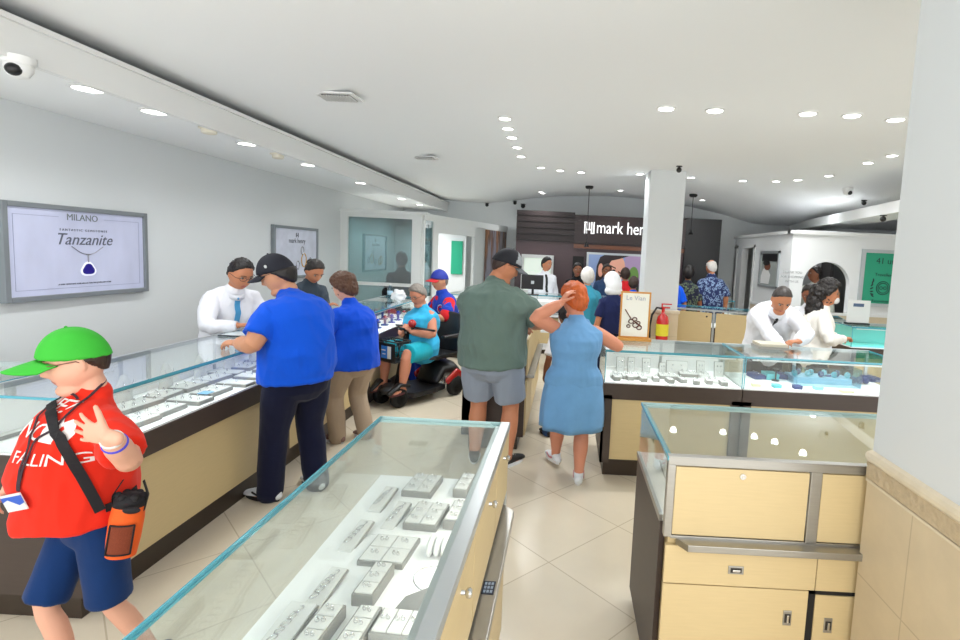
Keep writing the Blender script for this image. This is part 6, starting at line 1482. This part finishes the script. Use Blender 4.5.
q = ony(681, 285, 8.6); m15b = person('person in bright blue top at the edge of the middle column, far back', (q.x - .16, 8.62, 0), 10, 1.58, SK_TAN, top=('tee', BLUE, .9), bottom=('pants', BLK), shoes=('low', SHK), hair=dict(m=HDB, t=.016), girth=1.1, vox=.010)
# 16.. far staff and customers
q = ony(545, 270, 9.35); m16 = person('far salesman in white shirt behind the computer monitor', (q.x, 9.35, 0), 200, 1.64, SK_TAN, top=('long', WSH), bottom=('pants', BLK), shoes=('low', SHK), hair=dict(m=HB, amp=.008, scl=14, t=.010), girth=1.15, head=(30, 5, 0), vox=.009); collar_tie(m16, WSH, mat('tie_black', (16, 16, 20)))
q = ony(577, 275, 9.4); m17 = person('far staff member in dark suit in front of the dark doorway', (q.x, 9.4, 0), 185, 1.56, SK_BROWN, top=('long', BLK), bottom=('pants', BLK), shoes=('low', SHK), hair=dict(m=HB, amp=.008, scl=14, t=.010), head=(0, 6, 0), vox=.010); collar_tie(m17, WSH)
q = ony(588, 275, 8.0); m18 = person('white haired person in teal top behind the copper haired woman', (q.x * .9, 7.2, 0), 10, 1.52, SK_PALE, top=('tee', cloth('teal_top', (60, 150, 176)), .8), bottom=('pants', BLK), shoes=('low', SHK), hair=dict(m=HW, t=.02, c=-.12, amp=.008), fem=1, girth=1.15, vox=.009)
q = ony(606, 280, 9.3); m19 = person('far man in slate blue shirt before the portrait light box', (q.x, 9.3, 0), 190, 1.56, SK_BROWN, top=('long', cloth('slate_shirt', (40, 62, 96))), bottom=('pants', BLK), shoes=('low', SHK), hair=dict(m=HB, t=.010), girth=1.1, vox=.009); add_glasses(m19)
q = ony(614, 280, 6.6); m20 = person('person with large white headscarf and navy top behind the gold frame', (q.x, 6.6, 0), 15, 1.48, SK_TAN, top=('tee', cloth('navy_top', (24, 32, 72)), .9), bottom=('pants', NAVYP), shoes=('low', SHK), girth=1.05, fem=1, vox=.009, head=(10, 8, 0),
    hair=dict(m=mat('headscarf_white', (232, 234, 236), .7, bump=.2, bscale=20), t=.030, c=-.25, low=-1, blobs=[(0, -.04, -.03, .105, .10, .12), (0, -.03, -.10, .12, .09, .07)], curl=.003, cs=14))
q = ony(628, 282, 8.9); m21 = person('person in red top in front of the portrait light box, far back', (q.x, 9.35, 0), 0, 1.5, SK_TAN, top=('tee', JR, .9), bottom=('pants', BLK), shoes=('low', SHK), hair=dict(m=HDB, t=.014), vox=.010)
q = ony(637, 288, 8.0); m22 = person('person in royal blue top beside the left face of the middle column', (q.x, 8.45, 0), -10, 1.38, SK_TAN, top=('tee', BLUE2, .9), bottom=('pants', BLK), shoes=('low', SHK), hair=dict(m=HDB, t=.014), vox=.010)
# child beyond the red haired woman
m23 = person('child in white tee and denim, mostly hidden behind the woman in blue dress', (.02, 4.78, 0), 20, 1.22, SK_BROWN, top=('tee', WSH, .9), bottom=('pants', DENIM), shoes=('low', SHK), hair=dict(m=HB, amp=.008, scl=14, t=.010), vox=.008, hem=-.05, headk=1.1, feet=((-.14, .0, 0), (.08, .06, 0)), hands=(None, None))
q = ony(406, 290, 7.9); m24 = person('person in black glimpsed behind the rear left glass partition', (q.x - .09, 7.95, 0), 20, 1.62, SK_TAN, top=('long', BLK), bottom=('pants', BLK), shoes=('low', SHK), hair=dict(m=HB, amp=.008, scl=14, t=.010), vox=.011)
# ================================================================== LIGHT
w = bpy.data.worlds.new('daylight'); SC.world = w; w.use_nodes = True
bg = w.node_tree.nodes['Background']; bg.inputs[0].default_value = (.975, .99, 1, 1); bg.inputs[1].default_value = 2.4
